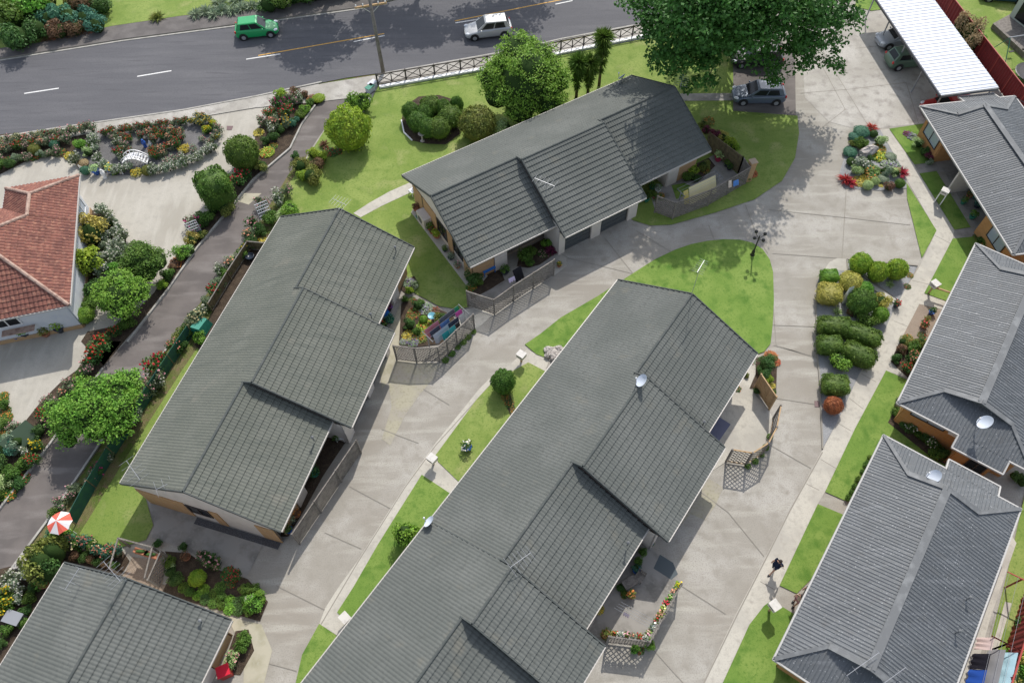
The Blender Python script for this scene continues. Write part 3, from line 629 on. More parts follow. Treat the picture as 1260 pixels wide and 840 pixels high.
def proto(kind):
    """unit plant, radius 1, 1.6 tall, at the origin; returns root empty"""
    shape, leaf, fl = (kind.split('-')+[''])[:3]
    rg = np.random.default_rng(abs(hash(kind)) % 1000 if False else sum(map(ord,kind)))
    e = bpy.data.objects.new('plant', None); e.empty_display_size = .3; COL.objects.link(e)
    core = MB(); ex = []
    if shape in ('ball','box','mound'):
        n = 2600; d = sph(n, rg, .75); p = .62 if shape == 'box' else 1.0
        wob = 1+.045*np.sin(d[:,0]*5+rg.uniform(0,6))*np.cos(d[:,1]*4+rg.uniform(0,6))+.04*np.sin(d[:,2]*7+d[:,0]*9)+.035*np.sin(d[:,0]*13+d[:,1]*11)
        pr = 1.0*wob*rg.uniform(.93,1.06,n)
        P = np.stack([spow(d[:,0],p)*pr, spow(d[:,1],p)*pr, .8+spow(d[:,2],p)*.8*pr], 1); P[:,2] = np.maximum(P[:,2],.03)
        Nn = d+rg.normal(size=(n,3))*.55; Nn /= np.linalg.norm(Nn,axis=1)[:,None]
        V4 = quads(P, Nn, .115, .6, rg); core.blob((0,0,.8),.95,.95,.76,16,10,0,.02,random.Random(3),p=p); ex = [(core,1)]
        mats = [LEAF[leaf], LEAF[leaf]]
    elif shape == 'loose':
        Ps = []; Ns = []
        for k in range(11):
            c = np.array([rg.uniform(-.55,.55), rg.uniform(-.55,.55), rg.uniform(.5,1.1)]); r = rg.uniform(.32,.52)
            d = sph(130, rg, .7); Ps.append(c+d*r*rg.uniform(.75,1.1,(130,1))); Ns.append(d+rg.normal(size=(130,3))*.6)
        P = np.concatenate(Ps); Nn = np.concatenate(Ns); Nn /= np.linalg.norm(Nn,axis=1)[:,None]
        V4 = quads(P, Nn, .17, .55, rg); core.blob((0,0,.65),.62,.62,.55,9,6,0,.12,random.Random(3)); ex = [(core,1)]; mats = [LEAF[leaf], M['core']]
    elif shape == 'rose':
        Ps = []; Ns = []
        for k in range(9):
            a = rg.uniform(0,6.28); c = np.array([math.cos(a)*rg.uniform(.1,.6), math.sin(a)*rg.uniform(.1,.6), rg.uniform(.5,1.15)]); r = rg.uniform(.28,.45)
            d = sph(85, rg); Ps.append(c+d*r*rg.uniform(.4,1.15,(85,1))); Ns.append(d+rg.normal(size=(85,3))*.8)
        P = np.concatenate(Ps); Nn = np.concatenate(Ns); Nn /= np.linalg.norm(Nn,axis=1)[:,None]
        V4 = quads(P, Nn, .19, .6, rg)
        for k in range(6):
            a = k*1.05; core.bar((0,0,0),(math.cos(a)*.5,math.sin(a)*.5,.9),.04,.04)
        ex = [(core,1)]; mats = [LEAF[leaf], M['core']]
    elif shape == 'low':
        n = 330; a = rg.uniform(0,6.28,n); r = np.sqrt(rg.random(n)); P = np.stack([r*np.cos(a), r*np.sin(a), .15+.9*rg.random(n)*(1-.5*r)],1)
        Nn = rg.normal(size=(n,3))*.5+np.array([0,0,1]); Nn /= np.linalg.norm(Nn,axis=1)[:,None]; V4 = quads(P, Nn, .30, .6, rg); mats = [LEAF[leaf]]
    elif shape == 'spiky':
        n = 110; d = sph(n, rg, 1.0); d[:,2] = np.abs(d[:,2])*1.0+.1; d /= np.linalg.norm(d,axis=1)[:,None]
        s = np.cross(d, rg.normal(size=(n,3))); s /= np.linalg.norm(s,axis=1)[:,None]; o = np.zeros((n,3)); o[:,2] = .25
        L_ = rg.uniform(.75,1.25,(n,1)); mid = o+d*L_*.55; tip = o+d*L_+np.array([0,0,-.18]); V4 = np.stack([o+d*.05, mid+s*.055, tip, mid-s*.055],1).reshape(-1,3); mats = [LEAF[leaf]]
    npmesh('foliage', V4, mats, e, ex)
    if fl:
        if shape == 'rose': nf, sz = 24, .17
        elif shape == 'low': nf, sz = 30, .18
        elif shape == 'loose': nf, sz = 40, .16
        else: nf, sz = 60, .12
        d = sph(nf, rg, 1.0)
        idx = rg.integers(0, len(V4)//4, nf*3); Q = V4[idx*4]; Q = Q[np.argsort(-(Q[:,2]+.35*np.linalg.norm(Q[:,:2],axis=1)))[:nf]] + rg.normal(size=(nf,3))*.03+np.array([0,0,.03])
        q = []
        for up in ((0,0,1),(.8,.1,.5),(-.5,.7,.5),(-.4,-.8,.4)):
            nn = np.tile(np.array(up,float)/np.linalg.norm(up),(nf,1))+rg.normal(size=(nf,3))*.15; nn /= np.linalg.norm(nn,axis=1)[:,None]; q.append(quads(Q+nn*sz*.12, nn, sz, .95, rg))
        npmesh('flowers', np.concatenate(q), PET[fl], e)
    return e
DESC = {'ball':'clipped {} ball','box':'clipped {} hedge','mound':'low {} mound','loose':'leafy {} shrub','rose':'{} rose bush','low':'low {} plant','spiky':'spiky {} plant'}
COLN = {'dark':'dark green','mid':'mid green','bright':'bright green','lime':'lime green','olive':'olive green','silver':'silver green','teal':'blue green','gold':'golden','red':'crimson','brown':'bronze','rust':'rust orange','purple':'purple','rose':'green','pale':'pale green','deep':'deep green','tan':'tan brown','mesh':'dark green'}
CATN = {'ball':'shrub','box':'hedge','mound':'shrub','loose':'shrub','rose':'rose bush','low':'plant','spiky':'plant'}
KNAME = {'ball':'clipped_shrub','box':'hedge','mound':'ground_shrub','loose':'leafy_shrub','rose':'rose_bush','low':'bedding_plant','spiky':'spiky_plant'}
PLANTS = []
def mpp(px, py, z=0): return (G(px+1,py,z)-G(px-1,py,z)).length/2
def plant(kind, px, py, rpx, where, h=None, label=None, aspect=1.0, rot=None, z0=0.0):
    shape, leaf, fl = (kind.split('-')+[''])[:3]
    r = rpx*mpp(px,py,.4)*{'rose':1.5,'low':1.15,'loose':1.12,'spiky':1.1,'box':.95}.get(shape,1.0); hh = h if h else {'ball':1.65,'box':1.3,'mound':.8,'loose':1.5,'rose':1.6,'low':.7,'spiky':1.2}[shape]*r
    c = G(px, py, z0+hh*.5)
    if label is None:
        label = DESC[shape].format(fl if shape == 'rose' else COLN[leaf])
        if fl and shape != 'rose': label = {'low':'low plant','loose':'leafy shrub'}.get(shape,'plant')+' with '+fl+' flowers'
        label += ' '+where
    PLANTS.append((kind, (c.x,c.y,z0), r, hh, [label, where, px], aspect, rot if rot is not None else (px*1.7+py) % 6.28))
ORD = ['leftmost','second from left','third from left','fourth from left','fifth from left','sixth from left','seventh from left','eighth from left','ninth from left','tenth from left','eleventh from left','twelfth from left','thirteenth from left']
def plant_all():
    by = {}
    for p in PLANTS: by.setdefault(p[4][0],[]).append(p)
    for lab, ps in by.items():
        if len(ps) < 2: continue
        ps.sort(key=lambda p: p[4][2]); n = len(ps)
        for i, p in enumerate(ps):
            w = p[4][1]; d = lab[:len(lab)-len(w)].strip()
            o = 'rightmost' if i == n-1 else ORD[i] if i < len(ORD) else ORD[n-1-i].replace('left','right') if n-1-i < len(ORD) else 'middle'
            if o == 'leftmost' and 'right' in o: pass
            p[4].append(f'{d}, {o}, {w}')
    for kind, loc, r, hh, lb, asp, rot in PLANTS:
        shape = kind.split('-')[0]; label = lb[3] if len(lb) > 3 else lb[0]
        if len(label.split()) > 16: print('LONG', label)
        if kind not in PROTO: o = PROTO[kind] = proto(kind); o.location = loc; o.rotation_euler = (0,0,rot); o.scale = (r, r*asp, hh/1.6)
        else: o = clone(PROTO[kind], loc, rot, (r, r*asp, hh/1.6))
        o.name = KNAME[shape]; tag(o, label, CATN[shape])
        if 'group' in o: del o['group']
        if len(lb) > 3: o['group'] = lb[0].replace(' bush ',' bushes ').replace(' shrub ',' shrubs ').replace(' plant ',' plants ')
# ---- trees
def tree(name, base, lobes, n_cl, cl_r, per, lsize, leaf, label, trunk_r=.25, seed=1, cat='tree', branches=10, up=.75, core=False, lean=.6):
    """lobes: list of (centre Vector, r); foliage = clumps of leaves over the lobes"""
    rg = np.random.default_rng(seed); base = Vector(base); th = Thing(name, base, label, cat)
    C_ = np.array([tuple(c) for c,_ in lobes]); Rr = np.array([r for _,r in lobes]); wts = Rr**2/np.sum(Rr**2)
    k = rg.choice(len(lobes), n_cl, p=wts); d = sph(n_cl, rg, up); cl = C_[k]+d*(Rr[k]*rg.uniform(.55,1.0,n_cl))[:,None]*np.array([1,1,.8])
    q = sph(n_cl*per, rg, .7); cc = np.repeat(cl, per, 0); rr = cl_r*rg.uniform(.5,1.15,n_cl*per)*np.repeat(rg.uniform(.6,1.25,n_cl),per)
    P = cc+q*rr[:,None]*np.array([1,1,.6]); Nn = q*.5+np.array([0,0,.6])+rg.normal(size=P.shape)*.55; Nn /= np.linalg.norm(Nn,axis=1)[:,None]
    V4 = quads(P, Nn, lsize, .62, rg)
    ex = []
    if core:
        cb = MB()
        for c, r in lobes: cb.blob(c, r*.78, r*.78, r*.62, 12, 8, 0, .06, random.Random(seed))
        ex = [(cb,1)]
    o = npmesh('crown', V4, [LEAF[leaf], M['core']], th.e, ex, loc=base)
    t = MB(); top = centre([c for c,_ in lobes]); top.z = min(c.z for c,_ in lobes); z_ = top.z; top = base.lerp(top, lean); top.z = z_
    mid = base.lerp(top, .5)+Vector((rg.uniform(-.1,.1), rg.uniform(-.1,.1), 0))
    t.tube(base-Vector((0,0,.05)), base+(mid-base)*.15, trunk_r*1.35, trunk_r, 10); t.tube(base+(mid-base)*.15, mid, trunk_r, trunk_r*.85, 10); t.tube(mid, top, trunk_r*.85, trunk_r*.6, 10)
    th.part('trunk', t, M['bark'], smooth=True)
    b = MB()
    for i in range(min(branches, len(lobes)*2)):
        c, r = lobes[i % len(lobes)]; st = mid.lerp(top, rg.uniform(.2,1)); en = c+Vector(tuple(rg.normal(size=3)*r*.4)); m2 = st.lerp(en,.5)+Vector((0,0,rg.uniform(-.3,.5)))
        b.tube(st, m2, trunk_r*.30, trunk_r*.20, 6); b.tube(m2, en, trunk_r*.20, trunk_r*.05, 6)
    th.part('limbs', b, M['bark'], smooth=True)
    return th
# ------------------------------------------------------------ plant placements
def many(kinds, pts, r, where, h=None):
    for i, (x, y) in enumerate(pts): plant(kinds[i % len(kinds)], x, y, r*(1+.12*math.sin(i*2.3)), where, h)
def along(pts, step):
    out = []
    for (a,b),(c,d) in zip(pts, pts[1:]):
        n = max(1, int(round(math.hypot(c-a,d-b)/step)))
        out += [(a+(c-a)*k/n, b+(d-b)*k/n) for k in range(n)]
    return out+[pts[-1]]
# roadside bed, north row then south row
W = 'in the back row of the roadside bed'
many(['rose-rose-red','rose-rose-cream','rose-rose-pink','rose-rose-cream','rose-rose-salmon','rose-rose-pink','rose-rose-cream'], along([(-12,176),(30,170),(60,165),(90,160),(112,156)], 9.5), 6.2, W)
many(['rose-dark-red','rose-rose-salmon','rose-rose-pink','rose-dark-red','rose-rose-pink'], along([(-6,184),(40,176),(80,171)], 10), 5.5, 'in the middle row of the roadside bed')
W2 = 'in the front row of the roadside bed'
many(['loose-rose-','rose-rose-pink','low-dark-red','loose-silver-'], along([(-10,198),(25,194),(50,190),(75,186)], 9), 5.8, W2)
plant('ball-olive-',42,184,7,'in the road bed'); plant('low-lime-yellow',43,175,4.5,'beside the olive ball in the road bed'); plant('ball-teal-',67,178,6,'in the road bed'); plant('ball-purple-',70,185,4.5,'in the road bed'); plant('loose-bright-',97,177,8.5,'where the road bed meets the oval bed'); plant('low-gold-yellow',85,190,6,'at the courtyard tip of the road bed',.5); plant('loose-pale-',108,187,7,'at the west end of the oval bed'); plant('ball-lime-',112,178,4,'at the west end of the oval bed'); plant('mound-tan-',102,201,7,'at the west end of the oval bed'); plant('low-pale-white',114,176,5,'at the west end of the oval bed'); plant('ball-teal-',105,210,6,'at the courtyard edge of the oval bed'); plant('loose-dark-',10,200,8,'at the far left end of the road bed'); plant('loose-mid-',-4,202,9,'at the far left end of the road bed'); plant('rose-rose-white',92,196,7,'beside the yellow flowers of the road bed')
# oval bed
W = 'on the road side rim of the oval bed'
many(['rose-rose-red','rose-dark-red','rose-rose-pink'], along([(128,163),(150,159),(172,156),(195,153),(212,151),(228,149)], 8.5), 5.2, W)
many(['rose-rose-yellow','rose-rose-yellow','rose-dark-salmon'], [(237,148),(244,145),(250,143),(256,146),(247,150)], 5.5, 'at the tip of the oval bed nearest the road')
many(['loose-lime-yellow','rose-rose-pink','rose-rose-yellow'], [(262,153),(268,160),(266,168),(255,160),(259,172)], 5.8, 'round the east end of the oval bed')
many(['rose-rose-white','rose-silver-white'], along([(262,179),(252,186),(240,193),(228,198),(214,203),(200,207),(188,209)], 8), 6.0, 'along the courtyard rim of the oval bed')
many(['rose-silver-pink'], along([(247,170),(238,182),(222,190),(205,196)], 12), 4.6, 'just inside the courtyard rim of the oval bed')
many(['rose-silver-white','rose-rose-white'], along([(114,168),(116,182),(118,193),(126,202),(136,207),(150,207),(158,205)], 8.5), 6.0, 'round the west end of the oval bed')
many(['rose-rose-pink','rose-rose-red','rose-dark-red','rose-rose-white'], [(140,167),(149,168),(158,171),(144,176),(153,180),(160,185),(146,187),(150,192)], 5.4, 'in the red rose patch beside the white arch')
many(['rose-rose-red','rose-rose-salmon','rose-dark-red'], [(172,166),(182,163),(192,161),(202,161),(210,160),(216,164),(222,168),(207,168),(197,167),(188,170),(222,161)], 5.4, 'in the middle of the oval bed')
many(['rose-dark-red','rose-rose-salmon'], [(188,186),(196,183),(204,181),(212,178),(190,190),(200,188),(217,175)], 5.4, 'south of the middle of the oval bed')
plant('low-gold-yellow',225,181,6.5,'inside the oval bed near its east end',.7); plant('low-gold-yellow',166,210,6,'on the courtyard side of the white arch',.7); plant('ball-olive-',181,210,7,'on the courtyard rim of the oval bed'); plant('low-lime-yellow',139,209,4.5,'behind the blue pot of the oval bed',.8)
# bed between courtyard and lane, upper end
W = 'in the bed topping the lane'
for k, x, y, r in (('loose-lime-',346,116,9),('loose-brown-',363,113,7.5),('rose-dark-magenta',340,126,7),('rose-dark-magenta',352,125,7),('rose-rose-pink',361,122,7),('rose-rose-white',370,120,6),('rose-dark-red',353,137,8),('rose-dark-red',331,140,7),('rose-rose-red',345,142,6),('rose-rose-salmon',336,150,8),('rose-rose-yellow',351,151,7),('rose-rose-white',331,158,7),('loose-dark-',336,167,7),('loose-dark-',327,173,6),('loose-teal-',360,149,8),('loose-mid-',369,141,7),('loose-bright-',376,134,7),('loose-mid-',381,126,6),('low-lime-orange',328,186,8),('rose-rose-pink',322,150,6),('low-gold-yellow',318,162,6),('loose-dark-',345,160,6),('rose-rose-white',341,150,5),('low-mid-orange',336,179,5)): plant(k,x,y,r,W)
plant('loose-brown-',375,116,5,'beside the lime cushion near the road'); plant('low-brown-orange',383,120,6,'beside the lime cushion near the road'); plant('mound-lime-',392,121,8,'at the road end of the lane bed')
plant('ball-mid-',298,189,20,'left of the lane, upper of the pair by the courtyard',2.7,label='large rounded green topiary left of the lane, upper of the two')
plant('box-mid-',265,233,21,'',2.9,label='large flat topped green topiary left of the lane, lower of the two',rot=.5)
plant('loose-olive-',278,255,11,'under the flat topped topiary')
plant('ball-lime-',429,159,26,'',3.4,label='big rounded yellow green clipped bush between the lane and the north lawn')
plant('loose-bright-',444,125,15,'beside the utility bins on the north lawn',1.8); plant('loose-mid-',437,130,11,'beside the lane entrance',1.7)
for k, x, y, r in (('loose-dark-',363,192,6),('loose-lime-',385,188,8),('loose-lime-',396,192,8),('loose-olive-',369,203,11),('loose-brown-',390,202,9),('loose-olive-',383,215,13),('spiky-brown-',399,176,8),('loose-lime-',372,216,8)): plant(k,x,y,r,'where the lane meets the north lawn')
many(['low-dark-red'], [(402,184),(409,187),(415,186)], 6, 'at the foot of the big clipped bush')
# heart of clipped shrubs
for x, y, r in ((506,138,11),(515,150,13),(530,131,13),(522,141,11),(540,158,14),(527,158,12),(554,144,15),(546,134,10),(562,130,8)): plant('ball-mid-',x,y,r*1.03,'in the heart shaped group',1.6,rot=x*.3)
plant('ball-olive-',588,153,22,'between the heart shaped group and the round tree',2.6); plant('loose-pale-',621,158,13,'behind the roof ridge below the round tree',1.6)
plant('loose-lime-',717,126,8,'behind the cabbage trees')
# left border of the lane
for k, x, y, r in (('rose-dark-red',291,221,10),('rose-dark-red',302,213,7),('loose-olive-',322,203,9),('loose-mid-',250,269,11),('rose-rose-magenta',236,275,9),('rose-rose-magenta',242,284,6),('loose-gold-',236,294,9),('loose-olive-',247,288,7),('loose-bright-',225,309,11),('loose-pale-',233,308,8),('low-brown-orange',217,322,8),('loose-mid-',206,338,9),('loose-lime-',199,350,8),('loose-brown-',212,330,6)): plant(k,x,y,r,'in the narrow border left of the lane')
many(['loose-dark-','loose-mid-'], along([(262,258),(252,275)], 9), 7, 'in the narrow border left of the lane')
for k, x, y, r in (('rose-dark-red',122,427,12),('rose-dark-red',128,418,8),('rose-dark-red',116,440,10),('rose-rose-pink',106,452,8),('loose-dark-',98,460,8),('rose-rose-pink',88,473,8),('loose-olive-',94,468,8),('rose-rose-salmon',78,482,7),('rose-rose-pink',62,493,8),('rose-dark-red',54,509,8),('loose-dark-',62,505,8),('loose-dark-',47,530,9),('loose-silver-',18,541,14),('loose-teal-',6,552,13),('rose-dark-yellow',42,547,9),('rose-dark-red',40,565,8),('loose-mid-',30,569,10),('rose-rose-white',27,556,7),('loose-mid-',14,582,11),('loose-pale-',4,592,11),('low-mid-orange',10,606,9),('loose-dark-',22,596,9),('loose-mid-',-8,610,12),('rose-rose-pink',18,524,7),('low-dark-red',28,588,7),('loose-dark-',-6,574,14),('rose-dark-pink',58,520,7),('loose-mid-',150,400,8),('loose-mid-',158,396,10),('rose-dark-red',140,408,7)): plant(k,x,y,r,'in the long rose border left of the lane')
many(['low-mid-orange','loose-mid-','low-dark-orange'], along([(2,488),(6,505),(6,522),(2,545)], 9), 7, 'in the courtyard planting at the left edge')
# right verge of the lane
for k, x, y, r in (('rose-rose-pink',321,250,8),('rose-rose-white',345,244,10),('rose-rose-pink',352,236,7),('loose-bright-',356,257,12),('loose-pale-',348,264,9),('loose-mid-',331,268,10),('rose-dark-pink',312,277,9),('rose-rose-salmon',306,288,8),('loose-dark-',310,297,9),('loose-dark-',322,283,8),('low-gold-yellow',322,296,6),('rose-rose-yellow',301,303,6),('loose-mid-',297,312,8),('rose-rose-salmon',283,323,8),('rose-rose-white',271,332,7),('loose-mid-',277,336,8),('loose-rose-',268,349,9),('rose-dark-red',263,358,8),('loose-pale-',287,318,5)): plant(k,x,y,r,'along the right verge of the lane, upper half')
for k, x, y, r in (('rose-rose-cream',240,393,11),('rose-rose-white',246,386,8),('loose-mid-',232,404,10),('loose-olive-',224,412,11),('loose-bright-',246,416,9),('rose-dark-salmon',214,425,9),('loose-rose-',254,372,9),('loose-dark-',222,424,8),('rose-dark-red',190,449,12),('rose-dark-red',198,442,8),('rose-rose-pink',189,466,11),('rose-rose-white',194,474,8),('rose-rose-pink',182,482,9),('rose-silver-white',166,512,10),('low-brown-red',157,525,7),('rose-rose-white',137,560,7),('rose-dark-magenta',121,578,8),('rose-rose-pink',112,588,7),('rose-rose-pink',86,605,7),('loose-rose-',96,600,8),('rose-rose-pink',76,619,8),('loose-mid-',66,630,8)): plant(k,x,y,r,'along the right verge of the lane, lower half')
# bed beside the red tiled house
many(['rose-silver-white','rose-rose-white','loose-silver-'], [(123,258),(131,266),(138,273),(144,282),(150,292),(151,303),(142,300),(132,288),(128,276),(136,311),(140,322),(128,300),(126,330),(150,312),(122,318)], 8, 'in the bed beside the red tiled house')
plant('loose-gold-',112,285,19,'against the east wall of the red tiled house, upper',2.2); plant('loose-lime-',107,321,19,'against the east wall of the red tiled house, lower',2.2)
plant('loose-dark-',111,356,13,'against the east wall of the red tiled house'); plant('loose-mid-',110,374,11,'near the corner of the red tiled house'); plant('ball-bright-',105,388,11,'at the corner of the red tiled house'); plant('loose-bright-',139,334,10,'between the two leafy trees by the courtyard')
# top left bank
W = 'on the bank above the road footpath'
for k, x, y, r in (('loose-mid-',8,18,24),('loose-bright-',34,8,22),('loose-olive-',52,-4,20),('loose-dark-',20,44,20),('loose-teal-',62,24,16),('loose-teal-',84,20,17),('loose-brown-',72,36,14),('loose-brown-',100,4,16),('loose-teal-',104,22,14),('loose-teal-',118,30,13),('loose-dark-',124,6,13),('loose-olive-',2,-8,22),('loose-brown-',92,34,12),('loose-dark-',44,34,16),('loose-olive-',88,-6,16),('loose-teal-',56,14,12)): plant(k,x,y,r,W)
many(['low-rust-','low-brown-'], [(70,47),(82,45),(94,42),(106,40),(116,38),(60,49)], 9, 'along the bank edge of the road footpath',.25)
for x, y in ((240,14),(252,10),(262,14),(272,8),(284,10),(296,6),(308,4),(322,4),(268,0),(290,-3)): plant('spiky-silver-',x,y,11,'in the flax clump above the road')
plant('spiky-olive-',192,18,11,'alone on the grass bank above the road')
many(['loose-dark-','loose-mid-'], along([(330,4),(360,-6),(400,-14),(450,-24)], 16), 14, 'above the road at the top edge')
# rock garden near the carport
W = 'in the rock garden island'
for k, x, y, r in (('spiky-red-',1074,155,9),('ball-dark-',1075,165,5),('mound-teal-',1060,162,10),('mound-teal-',1051,168,7),('mound-teal-',1046,187,8.5),('loose-mid-',1060,176,9),('loose-olive-',1051,176,6),('loose-pale-',1083,172,8),('low-olive-orange',1082,182,8),('low-lime-yellow',1083,191,9),('mound-silver-',1096,193,7),('low-silver-lilac',1097,202,10),('low-silver-purple',1104,206,6),('ball-dark-',1047,199,5.5),('rose-silver-white',1062,201,9),('low-mid-orange',1073,209,11),('low-dark-orange',1068,214,6),('loose-silver-',1090,210,8),('loose-pale-',1102,212,7),('spiky-red-',1111,210,10),('loose-pale-',1054,208,8),('loose-mid-',1060,207,6),('spiky-red-',1041,218,10),('spiky-red-',1048,223,9),('low-gold-yellow',1058,222,8),('low-gold-yellow',1065,219,6),('ball-pale-',1068,228,6.5),('ball-pale-',1077,223,5.5),('mound-silver-',1087,220,7),('low-gold-yellow',1084,228,3),('loose-brown-',1094,229,7),('ball-mid-',1107,226,6.5),('low-dark-red',1090,201,6),('loose-dark-',1070,196,6)): plant(k,x,y,r,W)
# hedge island
for x, y, r in ((1059,325,13.5),(1080,335,12.5),(1103.5,332,13)): plant('ball-lime-',x,y,r,'',1.5,label={1059:'lime green clipped ball, leftmost in the triangular gravel bed',1080:'lime green clipped ball, middle one in the triangular gravel bed'}.get(x,'lime green clipped ball, rightmost in the triangular gravel bed'))
plant('box-bright-',1020,341,12,'at the top corner of the hedge island',1.0,aspect=.8,rot=0); plant('box-gold-',1020,362,16,'at the left edge of the hedge island',1.2,aspect=.9,rot=-.2); plant('mound-gold-',1046,347,14,'beside the white statue',1.2); plant('ball-mid-',1060,372,17,'',1.9,label='largest rounded green shrub at the middle of the hedge island'); plant('ball-bright-',1064,356,10,'behind the largest ball of the hedge island',1.0); plant('loose-gold-',1084,370,11,'beside the footpath on the hedge island',.9); plant('ball-bright-',1083,388,10,'beside the footpath on the hedge island',1.1); plant('loose-mid-',1066,395,13,'with broad leaves below the largest ball',1.2); plant('loose-brown-',1047,383,6.5,'at the foot of the largest ball',.6); plant('spiky-pale-',1031,382,7,'by the driveway edge of the hedge island')
plant('box-mid-',1026,402,23,'',1.2,label='upper long clipped hedge on the hedge island, its driveway end',aspect=.55,rot=-.12); plant('box-mid-',1060,413,25,'',1.2,label='upper long clipped hedge on the hedge island, its footpath end',aspect=.5,rot=-.5)
plant('box-mid-',1020,425,17,'',1.1,label='lower left clipped hedge block beside the driveway, third from the top',aspect=.75,rot=-.05); plant('box-mid-',1056,437,22,'',1.2,label='clipped hedge block touching the footpath, behind the bright leafy shrub',aspect=.6,rot=-.62)
plant('loose-bright-',1033,444,14,'between three hedge blocks',1.1); plant('box-mid-',1027,474,18,'',1.1,label='lowest clipped hedge block on the gravel above the orange shrub',aspect=.8,rot=-.15); plant('ball-rust-',1025,499,11.5,'at the lower tip of the gravel by the drain',1.1)
plant('low-dark-red',1117,352,4,'in the triangular gravel bed'); plant('spiky-pale-',1096,349,6,'in the triangular gravel bed'); plant('low-olive-orange',1120,338,4,'in the triangular gravel bed')
# beds of the right hand houses
for k, x, y, r in (('low-silver-purple',1123,167,6),('loose-pale-',1130,176,7),('low-purple-purple',1117,164,5),('loose-dark-',1138,186,7),('loose-purple-',1143,192,6),('loose-silver-',1144,199,5)): plant(k,x,y,r,'below the brick wall window near the carport')
for k, x, y, r in (('loose-dark-',1207,294,6),('low-dark-red',1202,291,4),('loose-mid-',1215,299,7)): plant(k,x,y,r,'between the two upper grey roofed houses')
for k, x, y, r in (('loose-olive-',1112,420,7),('loose-mid-',1125,428,9),('rose-dark-salmon',1122,440,8),('loose-brown-',1110,430,7),('loose-dark-',1104,441,7),('rose-dark-red',1115,452,7),('loose-olive-',1133,420,8),('low-olive-orange',1118,416,6),('low-dark-red',1135,412,5)): plant(k,x,y,r,'in the bed at the end of the tan gravel')
plant('loose-mid-',1103,506,7,'at the corner of the brick house'); plant('low-gold-yellow',1109,517,4,'at the corner of the brick house',.5); plant('rose-rose-pink',1105,495,4.5,'at the corner of the brick house')
many(['loose-dark-','rose-dark-white','loose-mid-'], along([(1113,521),(1130,533),(1146,544),(1160,556)], 9), 7, 'in the strip between two iron roofs'); plant('loose-mid-',1150,560,9,'in the shade between two roofs'); plant('low-dark-orange',1159,562,5,'in the shade between two roofs')
many(['loose-mid-'], along([(1071,563),(1062,580),(1052,598),(1044,612)], 9), 4.5, 'along the eave of the lower right house'); many(['loose-dark-'], [(1250,585),(1258,592)], 8, 'in the yard between the lower houses')
many(['loose-bright-','loose-gold-','loose-mid-'], [(1250,812),(1262,806),(1256,826),(1268,822),(1246,832)], 13, 'beyond the red fence at the bottom right'); plant('loose-dark-',1262,770,14,'beyond the red fence at the bottom right')
# beyond the red fence near the carport
plant('loose-tan-',1184,31,12,'over the red fence behind the carport',2.4); plant('loose-tan-',1197,39,13,'over the red fence behind the carport',2.6); plant('loose-tan-',1196,52,10,'over the red fence behind the carport',2.2); plant('loose-bright-',1208,48,6,'on the neighbouring lawn by the red fence'); plant('loose-mid-',1165,0,9,'over the top end of the red fence'); plant('loose-bright-',1248,95,6,'beside the swing set')
# garden of the west block
for k, x, y, r in (('loose-lime-',504,357,6),('low-silver-purple',503,347,7),('loose-silver-',511,350,6),('loose-mid-',498,368,5),('low-dark-red',507,368,4),('loose-dark-',514,376,7),('low-olive-red',509,384,7),('loose-mid-',518,372,5),('low-silver-lilac',524,378,8),('low-brown-red',534,382,6),('loose-olive-',544,391,11),('ball-bright-',521,393,5.5),('low-olive-orange',506,388,6),('loose-dark-',504,399,8),('low-lime-orange',523,402,10),('low-gold-yellow',502,412,7),('low-silver-purple',508,419,7),('low-olive-orange',518,413,8),('loose-mid-',513,407,6),('low-dark-salmon',530,399,6),('low-silver-lilac',497,419,5),('rose-dark-red',535,404,5)): plant(k,x,y,r,'in the fenced flower garden with the clothesline')
many(['low-mid-'], along([(548,442),(563,426),(582,407)], 9), 4, 'along the foot of the curved lattice fence',.3)
# patio of the north block, left
for k, x, y, r in (('loose-dark-',582,338,12),('loose-mid-',588,347,7),('low-mid-orange',580,352,6),('loose-mid-',646,314,10),('loose-mid-',653,309,8),('loose-mid-',652,323,6),('low-dark-pink',668,311,6),('spiky-purple-',678,306,9),('loose-bright-',672,299,7)): plant(k,x,y,r,'on the left patio of the north block')
for k, x, y, r in (('loose-lime-',850,207,11),('loose-mid-',845,216,8),('loose-olive-',866,203,8),('low-olive-orange',868,208,6),('low-mid-orange',812,241,6),('loose-mid-',802,238,6),('low-dark-red',806,245,4),('loose-dark-',796,243,5),('loose-dark-',856,219,6)): plant(k,x,y,r,'on the right patio of the north block')
for k, x, y, r in (('loose-lime-',899,175,9),('loose-gold-',890,168,7),('loose-purple-',880,165,7),('loose-purple-',869,160,6),('low-olive-orange',872,148,7),('loose-olive-',866,152,6),('loose-lime-',906,181,6),('low-rust-orange',926,213,6),('loose-mid-',920,219,5)): plant(k,x,y,r,'along the outside of the brown fence')
# strips west of the middle block
plant('loose-bright-',498,657,17,'against the long middle roof',2.2); plant('ball-mid-',619,470,15,'on the strip lawn left of the middle block',1.9); many(['low-olive-orange','low-dark-orange'], [(622,488),(627,497),(632,506)], 5, 'in the edged bed on the strip lawn')
